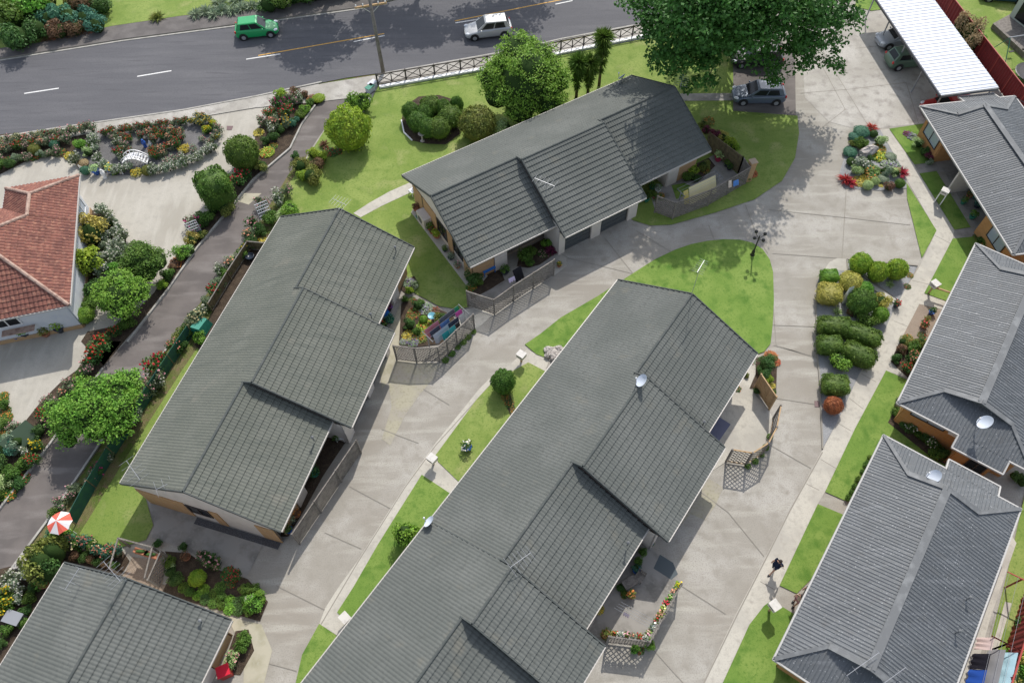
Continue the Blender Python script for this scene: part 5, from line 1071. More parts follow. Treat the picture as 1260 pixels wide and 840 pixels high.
# ---- aerials, dishes, vents
def aerial(px, py, z, h, az, L, n, label, el=.55):
    """foot seen at (px,py) at height z"""
    o = at(px,py,z); th = Thing('tv_aerial', o, label, 'aerial'); top = o+I3(0,0,h); d = I3(math.cos(az),math.sin(az)); s = I3(-d.y,d.x)
    b = MB(); b.tube(o-I3(0,0,.1), top, .016, .012, 6); th.part('mast', b, M['steel'])
    b = MB(); b.bar(top-d*L*.4, top+d*L*.6, .022,.022); th.part('boom', b, M['steel'])
    b = MB()
    for k in range(n):
        c = top+d*(-.4+k/(n-1))*L; w = el*(1-.35*k/n); b.tube(c-s*w, c+s*w, .008, .008, 5)
    th.part('elements', b, M['steel'])
def dish(px, py, z, h, az, r, label):
    o = at(px,py,z); th = Thing('satellite_dish', o, label, 'satellite dish'); c = o+I3(0,0,h); d = I3(math.cos(az)*.76,math.sin(az)*.76,.65).normalized(); u = d.cross(I3(0,0,1)).normalized(); v = u.cross(d)
    b = MB(); b.tube(o-I3(0,0,.1), c-d*.12, .03,.03,8)
    for k in (-1,1): b.bar(o+u*.45*k-I3(0,0,.1), o+I3(0,0,h*.6), .025,.025)
    th.part('mast', b, M['steel'])
    vs = [c-d*.10]; n = 24; R_ = 4
    for i in range(1,R_+1):
        for k in range(n):
            t = 2*math.pi*k/n; q = i/R_; vs.append(c+u*r*q*math.cos(t)*.93+v*r*q*math.sin(t)+d*(.13*q*q-.10))
    fs = [(0,1+k,1+(k+1)%n) for k in range(n)]+[(1+i*n+k,1+(i+1)*n+k,1+(i+1)*n+(k+1)%n,1+i*n+(k+1)%n) for i in range(R_-1) for k in range(n)]
    b = MB(); b.add(vs,fs); bo = th.part('bowl', b, M['dishm'], smooth=True)
    f = c+d*r*.95-v*r*.15; b = MB(); b.bar(c-v*r, f, .03,.03); th.part('feed_arm', b, M['steel'], bo); b = MB(); b.blob(f,.06,.06,.07,8,5); th.part('receiver', b, M['white'], bo)
dish(788,474,5.0,.55,math.radians(172),.40,'dish on the ridge of the long middle block'); dish(1201,529,3.0,1.0,math.radians(158),.45,'white dish on a tripod over the middle grey iron roof')
dish(1145,590,3.1,.45,math.radians(160),.42,'dish near the hip of the bottom right iron roof'); dish(529,645,2.7,.45,math.radians(150),.36,'dish on the left eave of the long middle block'); dish(764,101,2.9,.5,math.radians(135),.36,'dish on the back eave of the north block')
aerial(423,262,4.6,1.0,2.6,1.1,6,'small aerial at the top ridge end of the west block'); aerial(176,590,2.9,1.1,2.3,1.5,5,'aerial on the left corner of the west block roof',.6); aerial(213,601,3.6,.7,.5,1.6,5,'leaning aerial near the lower gable of the west block',.5)
aerial(836,114,4.3,1.0,1.2,1.2,6,'aerial at the right ridge end of the north block'); aerial(851,362,4.9,2.6,1.0,1.0,7,'tall thin aerial at the top ridge end of the middle block',.35)
aerial(672,238,4.0,1.0,2.6,1.5,6,'aerial on the middle roof slope of the north block'); aerial(638,697,4.9,.9,.6,1.2,6,'aerial at the ridge step of the long middle block'); aerial(102,722,3.4,1.2,1.2,1.1,4,'curved arm aerial on the left slope of the bottom left roof',.35); aerial(158,716,4.7,1.6,2.4,1.4,7,'tall aerial at the top ridge end of the bottom left roof'); aerial(1052,822,3.5,.6,.5,2.0,5,'long aerial at the lower ridge end of the bottom right roof',.2); aerial(1088,838,3.3,.5,.5,1.8,5,'second long aerial at the bottom edge of the bottom right roof',.2)
def vent(px,py,z,label):
    o = at(px,py,z); th = Thing('vent_pipe', o, label, 'vent pipe'); b = MB(); b.tube(o-I3(0,0,.15), o+I3(0,0,.34), .035,.035,8); th.part('pipe', b, M['ironcap']); b = MB(); b.lathe(o+I3(0,0,.32), [(.04,0),(.09,.03),(.09,.07),(.02,.12)],8); th.part('cowl', b, M['ironcap'])
for x,y,z,l in ((487,308,3.2,'vent pipe near the upper front corner of the west block roof'),(457,390,3.1,'vent pipe at the front edge of the upper west block roof'),(386,541,3.1,'vent pipe on the lowest front slope of the west block'),(772,670,3.2,'vent pipe on the third front slope of the middle block'),(865,522,3.0,'vent pipe on the top front slope of the middle block'),(249,765,3.1,'vent pipe on the bottom left roof'),(1177,778,3.0,'vent pipe on the bottom right iron roof'),(1190,737,3.0,'small vent pipe on the right slope of the bottom right iron roof')): vent(x,y,z,l)

# ---- pots
def pot(px, py, r, h, m, label, kind=None, pr=None, name='plant_pot', z=0):
    o = at(px,py,z); th = Thing(name, o, label, 'pot'); b = MB(); b.lathe(o, [(r*.65,0),(r*.9,h*.6),(r,h*.93),(r*1.08,h*.94),(r*1.08,h),(r*.9,h),(r*.88,h*.9)],14); th.part('pot', b, m if not isinstance(m,str) else M[m], smooth=True)
    if kind:
        pr = pr or r*1.4; rg = np.random.default_rng(int(px*7+py)); leaf, fl = (kind.split('-')+[''])[:2]
        d = sph(150, rg, 1.0); P = np.array(o)+np.array([0,0,h+pr*.35])+d*pr*rg.uniform(.5,1.05,(150,1)); Nn = d+rg.normal(size=(150,3))*.6; Nn /= np.linalg.norm(Nn,axis=1)[:,None]
        npmesh('foliage', quads(P,Nn,pr*.38,.6,rg), LEAF[leaf], th.e, loc=o)
        if fl:
            Q = P[rg.integers(0,150,14)]+np.array([0,0,pr*.2]); Nu = np.tile(np.array([0,0,1.]),(14,1))+rg.normal(size=(14,3))*.3; Nu /= np.linalg.norm(Nu,axis=1)[:,None]; npmesh('flowers', quads(Q,Nu,pr*.38,.95,rg), PET[fl], th.e, loc=o)
for a in ((75.6,407,.32,.45,'darkpot','dark glazed pot with a lime ball at the red tiled house','lime'),(35,413,.32,.45,'darkpot','dark glazed pot with a green ball further left at the red tiled house','bright'),(22.6,417,.2,.3,'bluepot','small blue pot against the red tiled house',None),(58,412,.3,.3,'terra','low pot with an olive shrub at the red tiled house','olive'),(48,407,.25,.4,'terra','pot with a purple leafed cordyline under the red tiled house window','purple'),
  (139,213.5,.28,.4,'bluepot','blue pot with yellow flowers at the courtyard edge, right one','pale-yellow'),(120,214,.28,.4,'bluepot','blue pot at the courtyard edge of the oval bed, left one','pale'),
  (512.4,259,.22,.32,'terra','brown pot on the side terrace of the north block','brown'),(515.5,269,.2,.3,'greenpot','green watering pot next to the heat pump',None),(529,282,.26,.3,'darkpot','bushy potted plant below the heat pump','mid'),(532,287,.2,.25,'terra','red potted plant on the side terrace','dark-red'),(537.7,292,.27,.3,'terra','lime potted plant on the side terrace of the north block','lime'),(548,309,.18,.2,'darkpot','small green potted plant in the middle of the side terrace','mid'),(555,318.5,.22,.2,'darkpot','silver leafed potted plant on the side terrace','silver'),(563,329,.2,.2,'terra','pink potted plant at the lower end of the side terrace','silver-pink'),
  (621.5,336,.28,.25,'darkpot','round green potted plant by the white pillar of the left patio','mid'),(688,328,.16,.2,'terra','small potted plant on the pale slab beside the lattice fence','mid-yellow'),
  (883,198,.3,.45,mat('redwhite_pot',(.45,.03,.10),.4),'crimson ball shaped pot on the shaded patio by the brown fence','pale'),(894,205,.22,.3,'darkpot','dark pot on the patio by the brown fence, upper','mid'),(897,209,.2,.25,'darkpot','dark pot on the patio by the brown fence, lower','dark'),(809,236,.22,.3,'white','white pot in the cluster on the right patio of the north block','silver'),(802,233,.22,.3,'greenpot','green pot in the cluster on the right patio','mid'),(795,248,.2,.3,'greenpot','green pot near the right garage door',None),
  (1182,226,.24,.3,'terra','pot of pink flowers in front of the porch wall','dark-pink'),(1184,250.5,.2,.3,'greenpot','green pot on the porch path, upper','mid'),(1195,268.5,.24,.32,'greenpot','large green pot on the porch path, lower','mid'),(1191,243,.22,.3,'terra','orange potted plants beside the porch post','dark-orange'),(1198,243,.2,.3,'greenpot','shaded green pot under the porch roof','mid'),(1201,255,.25,.3,'darkpot','grey blue potted plant under the porch roof','teal'),
  (1145,386,.2,.25,'bluepot','blue pot standing on the tan gravel','dark'),(1139,395,.17,.2,'terra','small plant in the middle of the tan gravel','olive'),(1135,402,.22,.22,'terra','terracotta pot standing on the tan gravel','dark-red'),(1101.5,377,.2,.25,'darkpot','pot of red flowers at the edge of the footpath','dark-red'),
  (575,552,.28,.3,'bluepot','blue rimmed pot with plants on the strip lawn','mid-white'),(481,396,.25,.3,'greenpot','blue green potted fern under the west block eave','teal'),(472,402,.25,.2,'darkpot','pot of red flowers under the west block eave','dark-red'),(479,382,.22,.3,'darkpot','pot of purple flowers under the west block eave','purple-purple'),(415,541,.2,.3,'darkpot','pot with a green plant beside the white chair','mid'),(388,584,.3,.4,'greenpot','dark green tub against the brick wall behind the lattice fence','dark'),(366,634,.22,.25,'terra','orange potted plant near the lower end of the west block','brown-orange'),(361,642,.2,.25,'darkpot','grey potted plant at the lower end of the west block','silver'),(356,653,.24,.3,'bluepot','blue pot at the lower corner of the west block','dark'),
  (783,703,.22,.3,'bluepot','small blue pot under the eave of the lower patio',None),(776,733,.2,.25,'terra','pot of orange flowers on the lower patio floor','olive-orange'),(800,670,.15,.3,'bluepot','slim blue pot beside the white door','dark'),(57,720,.26,.35,'terra','brown pot with green leaves left of the bottom left roof','bright'),(309,319,.3,.4,'darkpot','round dark pot inside the low board fence',None),(745,781,.22,.3,'terra','round terracotta pot at the corner of the flower boxes','olive'),(231,686,.22,.2,'terra','empty terracotta bowl beside the garden','brown'),(1004,752,.15,.2,'terra','small pot on the path behind the walking people',None)): pot(*a)
# flower boxes along the lower patio fence
def troughs(a, b, n, z, names, who):
    A, B_ = at(*a), at(*b)
    for k in range(n):
        p = A.lerp(B_,(k+.2)/n); q = A.lerp(B_,(k+.95)/n); th = Thing('flower_box', p+I3(0,0,z), f'flower box with {names[k % len(names)][1]} blooms, {ORD[k]} {who}', 'flower box', 'flower boxes on the lower patio fence')
        bb = MB(); bb.bar(p+I3(0,0,z+.08), q+I3(0,0,z+.08), .2, .16); th.part('box', bb, M['terra']); rg = np.random.default_rng(k+int(a[0])); m_ = 60; t = rg.random(m_); P = np.array(p)*(1-t[:,None])+np.array(q)*t[:,None]+rg.normal(size=(m_,3))*.06+np.array([0,0,z+.24]); Nn = rg.normal(size=(m_,3))*.6+np.array([0,0,1.]); Nn /= np.linalg.norm(Nn,axis=1)[:,None]
        leaf, fl = names[k % len(names)]; npmesh('foliage', quads(P,Nn,.15,.6,rg), LEAF[leaf], th.e, loc=p+I3(0,0,z)); npmesh('flowers', quads(P[:14]+np.array([0,0,.07]),Nn[:14],.11,.95,rg), PET[fl], th.e, loc=p+I3(0,0,z))
troughs((748,785.5),(793,791),6,1.25,[('olive','red'),('silver','white'),('mid','pink'),('silver','salmon')],'on the short side of the patio fence')
troughs((791,790),(829,725),9,1.25,[('mid','pink'),('silver','white'),('mid','red'),('olive','salmon'),('lime','cream'),('dark','red'),('bright','cream'),('silver','salmon'),('lime','yellow')],'on the long side of the patio fence')

# ---- clothes lines and washing
def tline(a, b, h, arm, n, label, m='steel', ends=True):
    A, B_ = at(*a), at(*b); d = (B_-A).normalized(); s = I3(-d.y,d.x); th = Thing('clothes_line', A, label, 'clothes line')
    for p in (A,B_): k = MB(); k.bar(p,p+I3(0,0,h),.07,.07); th.part('post', k, M[m]); k = MB(); k.bar(p-s*arm+I3(0,0,h),p+s*arm+I3(0,0,h),.05,.05); th.part('crossbar', k, M['ironcap' if m == 'steel' else m])
    for i in range(n): o = s*arm*(-.9+1.8*i/(n-1)); k = MB(); k.tube(A+o+I3(0,0,h+.03), B_+o+I3(0,0,h+.03), .008,.008,4); th.part('wire', k, M['steel'])
    return A, B_, s
def hang(A, B_, s, off, t0, t1, h, drop, c, label, cat='washing', tilt=-.45):
    a, b = A.lerp(B_,t0)+s*off, A.lerp(B_,t1)+s*off; nx, nz = 10, 5; vs = []; d = (b-a).normalized(); nn = I3(-d.y,d.x)
    for i in range(nx+1):
        for j in range(nz+1):
            p = a.lerp(b,i/nx); wv = (.05*math.sin(i*1.7+j*.4)+tilt*drop)*(j/nz); vs.append(p+nn*wv+I3(0,0,h-drop*j/nz))
    mb = MB(); mb.add(vs, [(i*(nz+1)+j,(i+1)*(nz+1)+j,(i+1)*(nz+1)+j+1,i*(nz+1)+j+1) for i in range(nx) for j in range(nz)])
    solo('hanging_cloth', mb, cloth(label.split()[0], c), label, cat, smooth=True)
A1, B1, s1 = tline((529.5,432),(573,399),1.75,.55,4,'clothes line standing inside the curved lattice fence')
for off, t0, t1, c, l in ((.5,.05,.42,(.75,.25,.30),'coral pink towel nearest the flowers on the crowded clothes line'),(.5,.45,.85,(.13,.14,.16),'dark grey clothes behind the coral towel on the crowded line'),(.5,.86,.97,(.02,.42,.16),'bright green cloth at the top end of the crowded line'),(.17,.1,.35,(.05,.06,.1),'navy clothes in the second row of the crowded line'),(.17,.38,.62,(.10,.22,.5),'blue cloth in the second row of the crowded line'),(.17,.8,.97,(.75,.10,.45),'magenta top near the upper end of the crowded line'),(-.17,.1,.5,(.55,.58,.66),'pale grey washing in the third row of the crowded line'),(-.17,.52,.78,(.03,.04,.08),'black clothes in the third row of the crowded line'),(-.5,.25,.42,(.01,.36,.38),'dark teal cloth nearest the curved lattice fence'),(-.5,.44,.60,(.05,.5,.5),'light teal cloth nearest the curved lattice fence'),(-.5,.62,.72,(.02,.02,.02),'small black cloth beside the light teal one'),(-.17,.8,.95,(.7,.68,.66),'white cloth at the upper end of the crowded line')): hang(A1,B1,s1,off,t0,t1,1.75,.5+.35*((len(l)*7) % 10)/10,tuple(.8*v+.03 for v in c),l,'washing',-.3)
A2, B2, s2 = tline((833,257),(879,235),1.7,.45,4,'clothes line with cream sheets on the right patio')
hang(A2,B2,s2,.1,.22,.92,1.7,1.25,(.78,.70,.42),'wide cream yellow sheet drying above the right lattice fence','sheet'); hang(A2,B2,s2,.0,.06,.18,1.7,1.0,(.72,.60,.20),'narrow yellow cloth beside the cream sheet')
A3, B3, s3 = tline((1236,723),(1217,800),1.75,.75,4,'red clothes line with crossed arms beside the red fence','redpaint')
A4, B4, s4 = A3, B3+(B3-A3)*.75, s3; th3 = tline((1217,800),(1200,872),1.75,.75,4,'lower red clothes line hung with washing at the bottom right','redpaint')
A4, B4, s4 = th3
for off, t0, t1, c, l in ((-.6,.0,.22,(.72,.58,.56),'pinkish white towel at the upper end of the red line'),(-.6,.28,.55,(.02,.02,.03),'black clothes on the inner wire of the red line'),(-.6,.55,.95,(.03,.10,.45),'blue clothes on the inner wire of the red line'),(.0,.1,.95,(.30,.30,.31),'long grey sheet on the middle wire of the red line'),(.55,.05,.6,(.45,.66,.74),'pale blue sheet on the outer wire of the red line')): hang(A4,B4,s4,off,t0,t1,1.75,.9,c,l)
A5, B5 = at(752,757), at(800,783); k = MB()
for i in range(4): o = I3(.12*i,.1*i); k.tube(A5+o+I3(0,0,1.7), B5+o+I3(0,0,1.6), .008,.008,4)
solo('washing_wires', k, M['steel'], 'thin washing wires across the lower patio', 'clothes line'); hang(A5,B5,I3(0.1,.1),.6,.22,.36,1.66,.25,(.75,.62,.68),'pale pink towel folded over the wires on the lower patio','towel')
hang(at(880,246),at(905,236),I3(0,-1),.1,.65,.9,1.5,.4,(.10,.25,.6),'blue cloth hung outside the right lattice fence'); hang(at(880,246),at(905,236),I3(0,-1),.1,.38,.52,1.75,.5,(.7,.6,.5),'beige cloth hung outside the right lattice fence')
k = MB()
for i in range(3): k.tube(at(572,351+i*4)+I3(0,0,1.6), at(664,300+i*6)+I3(0,0,1.7), .008,.008,4)
solo('washing_wires', k, M['wood_t'], 'thin washing wires across the left patio of the north block', 'clothes line')
hang(at(631,356),at(642,349),I3(0,1),.3,.0,.9,1.7,.9,(.02,.02,.025),'black clothes hanging by the left patio fence'); hang(at(626,362),at(634,358),I3(0,1),.1,.0,.9,1.6,.3,(.66,.58,.78),'lilac cloth over the left patio fence')

# ---- furniture and small things
def table(px, py, ang, w, d, h, m, label, cat='table'):
    o = at(px,py); T = local(o,ang); th = Thing('garden_table', o, label, cat); b = MB(); b.box(T,-w/2,w/2,-d/2,d/2,h-.05,h); th.part('tabletop', b, m)
    for sx in (-1,1):
        for sy in (-1,1): b = MB(); b.box(T,sx*(w/2-.06)-.025,sx*(w/2-.06)+.025,sy*(d/2-.06)-.025,sy*(d/2-.06)+.025,0,h-.05); th.part('leg', b, m)
def chair(px, py, ang, m, label):
    o = at(px,py); T = local(o,ang); th = Thing('garden_chair', o, label, 'chair'); b = MB(); b.box(T,-.24,.24,-.24,.24,.41,.45); th.part('seat', b, m); b = MB()
    for k in range(5): b.box(T,.21,.24,-.22+.1*k,-.17+.1*k,.45,.88)
    b.box(T,.205,.245,-.24,.24,.86,.92); th.part('backrest', b, m)
    for sx in (-1,1):
        for sy in (-1,1): b = MB(); b.box(T,sx*.21-.02,sx*.21+.02,sy*.21-.02,sy*.21+.02,0,.41); th.part('leg', b, m)
pb = mat('blue_plastic',(.02,.17,.55),.4)
table(600.7,335.5,.55,.95,.6,.6,pb,'bright blue table on the left patio of the north block'); chair(477,391,2.2,pb,'blue plastic chair under the west block eave'); chair(412,531,.6,M['white'],'white garden chair behind the lattice fence, upper'); chair(420,540,1.6,M['white'],'white garden chair behind the lattice fence, lower'); table(774,719,.5,.8,.5,.5,M['wood_w'],'grey slatted table on the lower patio'); chair(786,712,.9,M['wood_w'],'grey folding chair on the lower patio'); chair(508.6,239,.7,M['bluewhite'],'pale blue chair at the end of the curving lawn path')
# heat pump
o = at(523,275); T = local(o, TB.ang+math.pi/2); th = Thing('heat_pump', o, 'cream heat pump cabinet on the side terrace of the north block', 'heat pump'); b = MB(); b.box(T,-.6,.6,-.3,.3,.05,1.0); c_ = th.part('cabinet', b, M['cream']); b = MB(); b.tube(T(.1,.30,.52),T(.1,.315,.52),.32,.32,16); th.part('fan_grille', b, M['ironcap'], c_); b = MB(); b.box(T,-.55,.55,-.28,.28,0,.05); th.part('base', b, M['black'])
# umbrella
o = at(72,642,2.0); o.z = 0; th = Thing('garden_umbrella', o, 'red and white striped umbrella beside the lane', 'umbrella'); b = MB(); b.tube(o, o+I3(0,0,2.2), .03,.03,8); th.part('pole', b, M['white']); b = MB(); apex = o+I3(0,0,2.25); R_ = .68; rim = [o+I3(R_*math.cos(k*math.pi/4+.2),R_*math.sin(k*math.pi/4+.2),1.85) for k in range(8)]
for k in range(8): b.poly([apex, rim[k], (rim[k]+rim[(k+1)%8])/2+I3(0,0,.05), rim[(k+1)%8]], k % 2)
th.part('canopy', b, [cloth('umbrella_red',(.72,.14,.10)), cloth('umbrella_white',(.75,.72,.72))])
# wheelie bins / boxes by the pole
for i,(x,y,m_,l) in enumerate(((456,112,M['greenpot'],'green lidded recycling crate beside the utility pole'),(459,107,M['bluewhite'],'pale crate behind the green one beside the utility pole'))):
    o = at(x,y); T = local(o,.9); th = Thing('recycling_crate', o, l, 'crate'); b = MB(); b.box(T,-.35,.35,-.22,.22,0,.42); th.part('crate', b, M['bluewhite']); b = MB(); b.box(T,-.38,.38,-.25,.25,.42,.46); th.part('lid', b, m_)
o = at(250,406); T = local(o, TA.ang); th = Thing('covered_barbecue', o, 'green tarpaulin cover left of the west block', 'cover'); b = MB(); b.add([T(x,y,z) for x,y,z in ((-.6,-.45,0),(.6,-.45,0),(.6,.45,0),(-.6,.45,0),(-.5,-.32,.85),(.5,-.3,.95),(.5,.3,.9),(-.48,.33,.8))],[(0,1,5,4),(1,2,6,5),(2,3,7,6),(3,0,4,7),(4,5,6,7)]); th.part('cover', b, M['green_tarp'])
o = at(280,828); T = local(o,.4); th = Thing('red_bin', o, 'bright red lidded bin right of the bottom left roof', 'bin'); b = MB(); b.box(T,-.28,.28,-.25,.25,0,.7); th.part('bin_body', b, M['redpaint']); b = MB(); b.box(T,-.32,.32,-.29,.29,.7,.78); th.part('lid', b, mat('bright_red_plastic',(.65,.02,.05),.4))
o = at(22,762); T = local(o,-.3); th = Thing('storage_box', o, 'grey storage box left of the bottom left roof', 'box'); b = MB(); b.box(T,-.45,.45,-.3,.3,0,.5); th.part('box', b, M['ironcap']); b = MB(); b.box(T,-.48,.48,-.33,.33,.5,.55); th.part('lid', b, M['steel'])
o = at(33,545); T = local(o,.95); th = Thing('leaning_board', o, 'dark green leaning board in the long rose border', 'board'); b = MB(); b.add([T(x,y,z) for x,y,z in ((-.95,-.35,.35),(.95,-.35,.35),(.95,.45,1.1),(-.95,.45,1.1),(-.95,-.38,.30),(.95,-.38,.30),(.95,.42,1.05),(-.95,.42,1.05))],[(0,1,2,3),(4,5,6,7),(0,1,5,4),(2,3,7,6),(1,2,6,5),(0,3,7,4)]); th.part('board', b, mat('green_board',(.06,.10,.06),.8)); b = MB(); b.bar(T(0,.4,0),T(0,.4,1.0),.06,.06); th.part('prop', b, M['wood_d'])
# bird baths
def birdbath(px,py,m,label,h=.75,r=.28):
    o = at(px,py); th = Thing('bird_bath', o, label, 'bird bath'); b = MB(); b.lathe(o,[(.2,0),(.2,.06),(.08,.12),(.06,h*.8),(.1,h*.9)],12); th.part('pedestal', b, M['stone'], smooth=True); b = MB(); b.lathe(o+I3(0,0,h*.9),[(.08,0),(r*.8,.05),(r,.12),(r*.92,.12),(r*.6,.07)],16); th.part('bowl', b, m, smooth=True)
birdbath(520,174,M['stone'],'stone bird bath at the foot of the heart shaped shrubs'); birdbath(532.5,395,mat('aqua_glaze',(.10,.33,.42),.4),'aqua bowl on a stand in the fenced flower garden',.6)
K = MB(); K.poly(GP([(494,148),(497,163),(507,173),(525,177),(548,178),(566,165),(573,142),(563,124),(540,117),(515,119),(498,131)],.064)); struct('heart_bed_soil', K, M['soil'])
K = MB()
_h = [(494,148),(497,163),(507,173)]; 
for a,b_ in zip(_h,_h[1:]): K.bar(G(*a,.08),G(*b_,.08),.1,.12)
struct('bed_edging', K, M['white'])
# white arch bridge, rails and statues in the oval bed
o = at(169,201); T = local(o, pdir((157,203),(181,203))); th = Thing('garden_bridge', o, 'white arched garden bridge at the front of the oval bed', 'garden arch')
for s in (-1,1):
    b = MB(); pr = None
    for zoff, w_ in ((0,.07),(.30,.05)):
        pts = [T(x, s*.32, .28+zoff+.5*(1-(x/.95)**2)) for x in np.linspace(-.95,.95,11)]
        for p,q in zip(pts,pts[1:]): b.bar(p,q,w_,w_)
    for x in np.linspace(-.95,.95,7): b.bar(T(x,s*.32,.2 if abs(x) < .9 else 0), T(x,s*.32,.58+.5*(1-(x/.95)**2)), .045,.045)
    th.part('side_rail', b, M['white'])
b = MB()
for x in np.linspace(-.92,.92,12): b.bar(T(x,-.3,.28+.5*(1-(x/.95)**2)), T(x,.3,.28+.5*(1-(x/.95)**2)), .13,.025)
th.part('deck', b, M['white'])
def figure(px,py,h,m,label,name='garden_statue'):
    o = at(px,py); b = MB(); b.lathe(o,[(.16,0),(.14,.1*h),(.12,.3*h),(.17,.55*h),(.15,.7*h),(.06,.78*h),(.10,.86*h),(.09,.95*h),(.02,h)],12); solo(name,b,m,label,'statue',smooth=True)
figure(179.4,181,.8,M['bluepot'],'small blue figure among the roses behind the white arch'); figure(187,179,.5,M['white'],'small white ornament beside the blue figure'); figure(130,219,.9,M['white'],'white statue between the two blue pots'); figure(1045.5,380,.45,M['white'],'tiny white ornament beside the upright white stone')
for pts,l in (([(100,209),(113,213.5),(130,215),(152,215)],'low white chain rail along the courtyard edge of the oval bed'),):
    P = [at(*p) for p in pts]; th = Thing('chain_rail', P[0], l, 'rail')
    for p in P: b = MB(); b.bar(p,p+I3(0,0,.5),.05,.05); th.part('post', b, M['white'])
    for a,b_ in zip(P,P[1:]): b = MB(); b.bar(a+I3(0,0,.42),b_+I3(0,0,.42),.02,.02); th.part('chain', b, M['white'])
o = at(1039,371); T = local(o,.35); b = MB(); b.add([T(x,y,z) for x,y,z in ((-.25,-.12,0),(.2,-.15,0),(.22,.13,0),(-.2,.15,0),(-.22,-.1,.9),(.18,-.1,1.0),(.2,.1,1.55),(-.15,.12,1.5))],[(0,1,5,4),(1,2,6,5),(2,3,7,6),(3,0,4,7),(4,5,6,7)]); solo('upright_stone', b, M['white'], 'upright white stone among the clipped shrubs of the hedge island', 'statue')
def rock(px,py,sx,sy,sz,rot,label,m='stone'):
    o = at(px,py); b = MB(); b.blob(o+I3(0,0,sz*.5),sx,sy,sz,11,7,0,.14,random.Random(int(px)),rot=rot,p=.8); solo('boulder',b,M[m],label,'rock')
rock(1066,191,.85,.42,.55,.5,'large pale boulder in the middle of the rock garden island'); rock(1086,209,.3,.2,.2,.2,'small pale boulder in the rock garden island')
for i,(x,y,s) in enumerate(((676,432,.35),(682,437,.4),(688,431,.3),(683,442,.3),(675,438,.28),(691,438,.3))): rock(x,y,s,s*.8,.22,i,['first','second','third','fourth','fifth','sixth'][i]+' white stone in the pile by the tip of the island lawn')
rock(308,738,.3,.25,.25,.3,'pale stone in the leafy corner of the bottom left garden'); rock(29,692,.5,.25,.25,1.0,'pale grey stone beside the lane at the bottom left')
# trellis things
def trellis(px,py,ang,w,h,label):
    o = at(px,py); T = local(o,ang); th = Thing('garden_trellis', o, label, 'trellis'); b = MB()
    for k in range(7): b.bar(T(-w/2+w*k/6,0,0),T(-w/2+w*k/6,0,h),.035,.03)
    for k in range(6): b.bar(T(-w/2,0.02,.2+(h-.25)*k/5),T(w/2,0.02,.2+(h-.25)*k/5),.035,.03)
    th.part('lattice', b, M['bluewhite'])
trellis(329,270,.5,.9,1.8,'white trellis with pink roses beside the lane'); trellis(243,290,.5,.8,1.5,'white trellis behind the magenta roses left of the lane')
# pergola frame north of the bottom left block
P_ = [(160,672),(201,683),(192,720),(150,708)]; Pw = [at(*p) for p in P_]; th = Thing('pergola', Pw[0], 'white painted garden frame above the bottom left roof', 'pergola')
for p in Pw: b = MB(); b.bar(p,p+I3(0,0,1.5),.09,.09); th.part('post', b, M['wood_w'])
for a,b_ in ((0,1),(1,2),(3,0)): b = MB(); b.bar(Pw[a]+I3(0,0,1.5),Pw[b_]+I3(0,0,1.5),.08,.06); th.part('beam', b, M['wood_w'])
lattice_fence([(211,688),(196,722)], 1.5, 'brown lattice panel beside the white garden frame', 'wood_w'); sheet('brick_yard', [(163,685),(204,690),(200,718),(215,725),(195,732),(150,712)], .03, M['tangravel'])
for i,(x,y) in enumerate(((176,680),(189,684))):
    o = at(x,y,.9); T = local(o,-.3); th = Thing('window_box', o, ['left','right'][i]+' terracotta box hanging on the white garden frame', 'planter'); b = MB(); b.box(T,-.42,.42,-.14,.14,0,.3); th.part('box', b, M['terra']); b = MB(); b.blob(T(0,0,.33),.3,.1,.1,8,5); th.part('foliage', b, LEAF['dark'])
# swing set and deck house, top right
o = at(1232,75); T = local(o, pdir((1230,62),(1262,57))); th = Thing('swing_set', o, 'green metal swing set on the neighbouring lawn', 'swing set'); b = MB(); b.tube(T(-.2,.4,2.0),T(3.2,.4,2.0),.05,.05,8); th.part('top_bar', b, M['steel'])
for x in (-.1,3.1):
    for y in (-.7,1.5): b = MB(); b.tube(T(x,y,0),T(x,.4,2.0),.035,.035,8); th.part('leg', b, M['greenpot'])
for x in (.9,2.1): b = MB(); b.tube(T(x-.2,.4,2.0),T(x-.2,.4,.5),.01,.01,4); b.tube(T(x+.2,.4,2.0),T(x+.2,.4,.5),.01,.01,4); b.box(T,x-.22,x+.22,.3,.5,.46,.5); th.part('swing_seat', b, M['black'])
o = at(1252,98); T = local(o, .1); th = Thing('trampoline', o, 'low trampoline frame at the right edge beside the swing set', 'trampoline'); b = MB(); b.lathe(o+I3(1,0.2,.5),[(1.25,0),(1.32,.03),(1.25,.06),(1.0,.05)],20); th.part('mat', b, M['black'])
for k in range(4): b = MB(); a = k*math.pi/2+.5; b.tube(o+I3(1+1.25*math.cos(a),.2+1.25*math.sin(a),0),o+I3(1+1.25*math.cos(a),.2+1.25*math.sin(a),.5),.03,.03,6); th.part('leg', b, M['greenpot'])
dk = [G(1222,29,.5),G(1244,17,.5),G(1300,-5,.5),G(1330,40,.5),G(1262,66,.5)]; th = Thing('neighbour_house', dk[0], 'pale green house with a timber deck cut off by the top right corner', 'house')
b = MB(); b.poly(dk); n = len(dk); b.add(dk+[p-I3(0,0,.5) for p in dk],[(i,(i+1)%n,n+(i+1)%n,n+i) for i in range(n)]); th.part('deck', b, M['wood_w'])
w0, w1, w2 = G(1243,20,.5), G(1285,52,.5), G(1300,-30,.5); wall = MB()
for a,b_ in ((w0,w1),(w0,w2)): wall.bar(a+I3(0,0,1.3),b_+I3(0,0,1.3),.15,2.6)
th.part('wall', wall, mat('pale_green_wall',(.45,.52,.45),.7)); b = MB(); d_ = (w1-w0); nn = I3(d_.y,-d_.x).normalized()
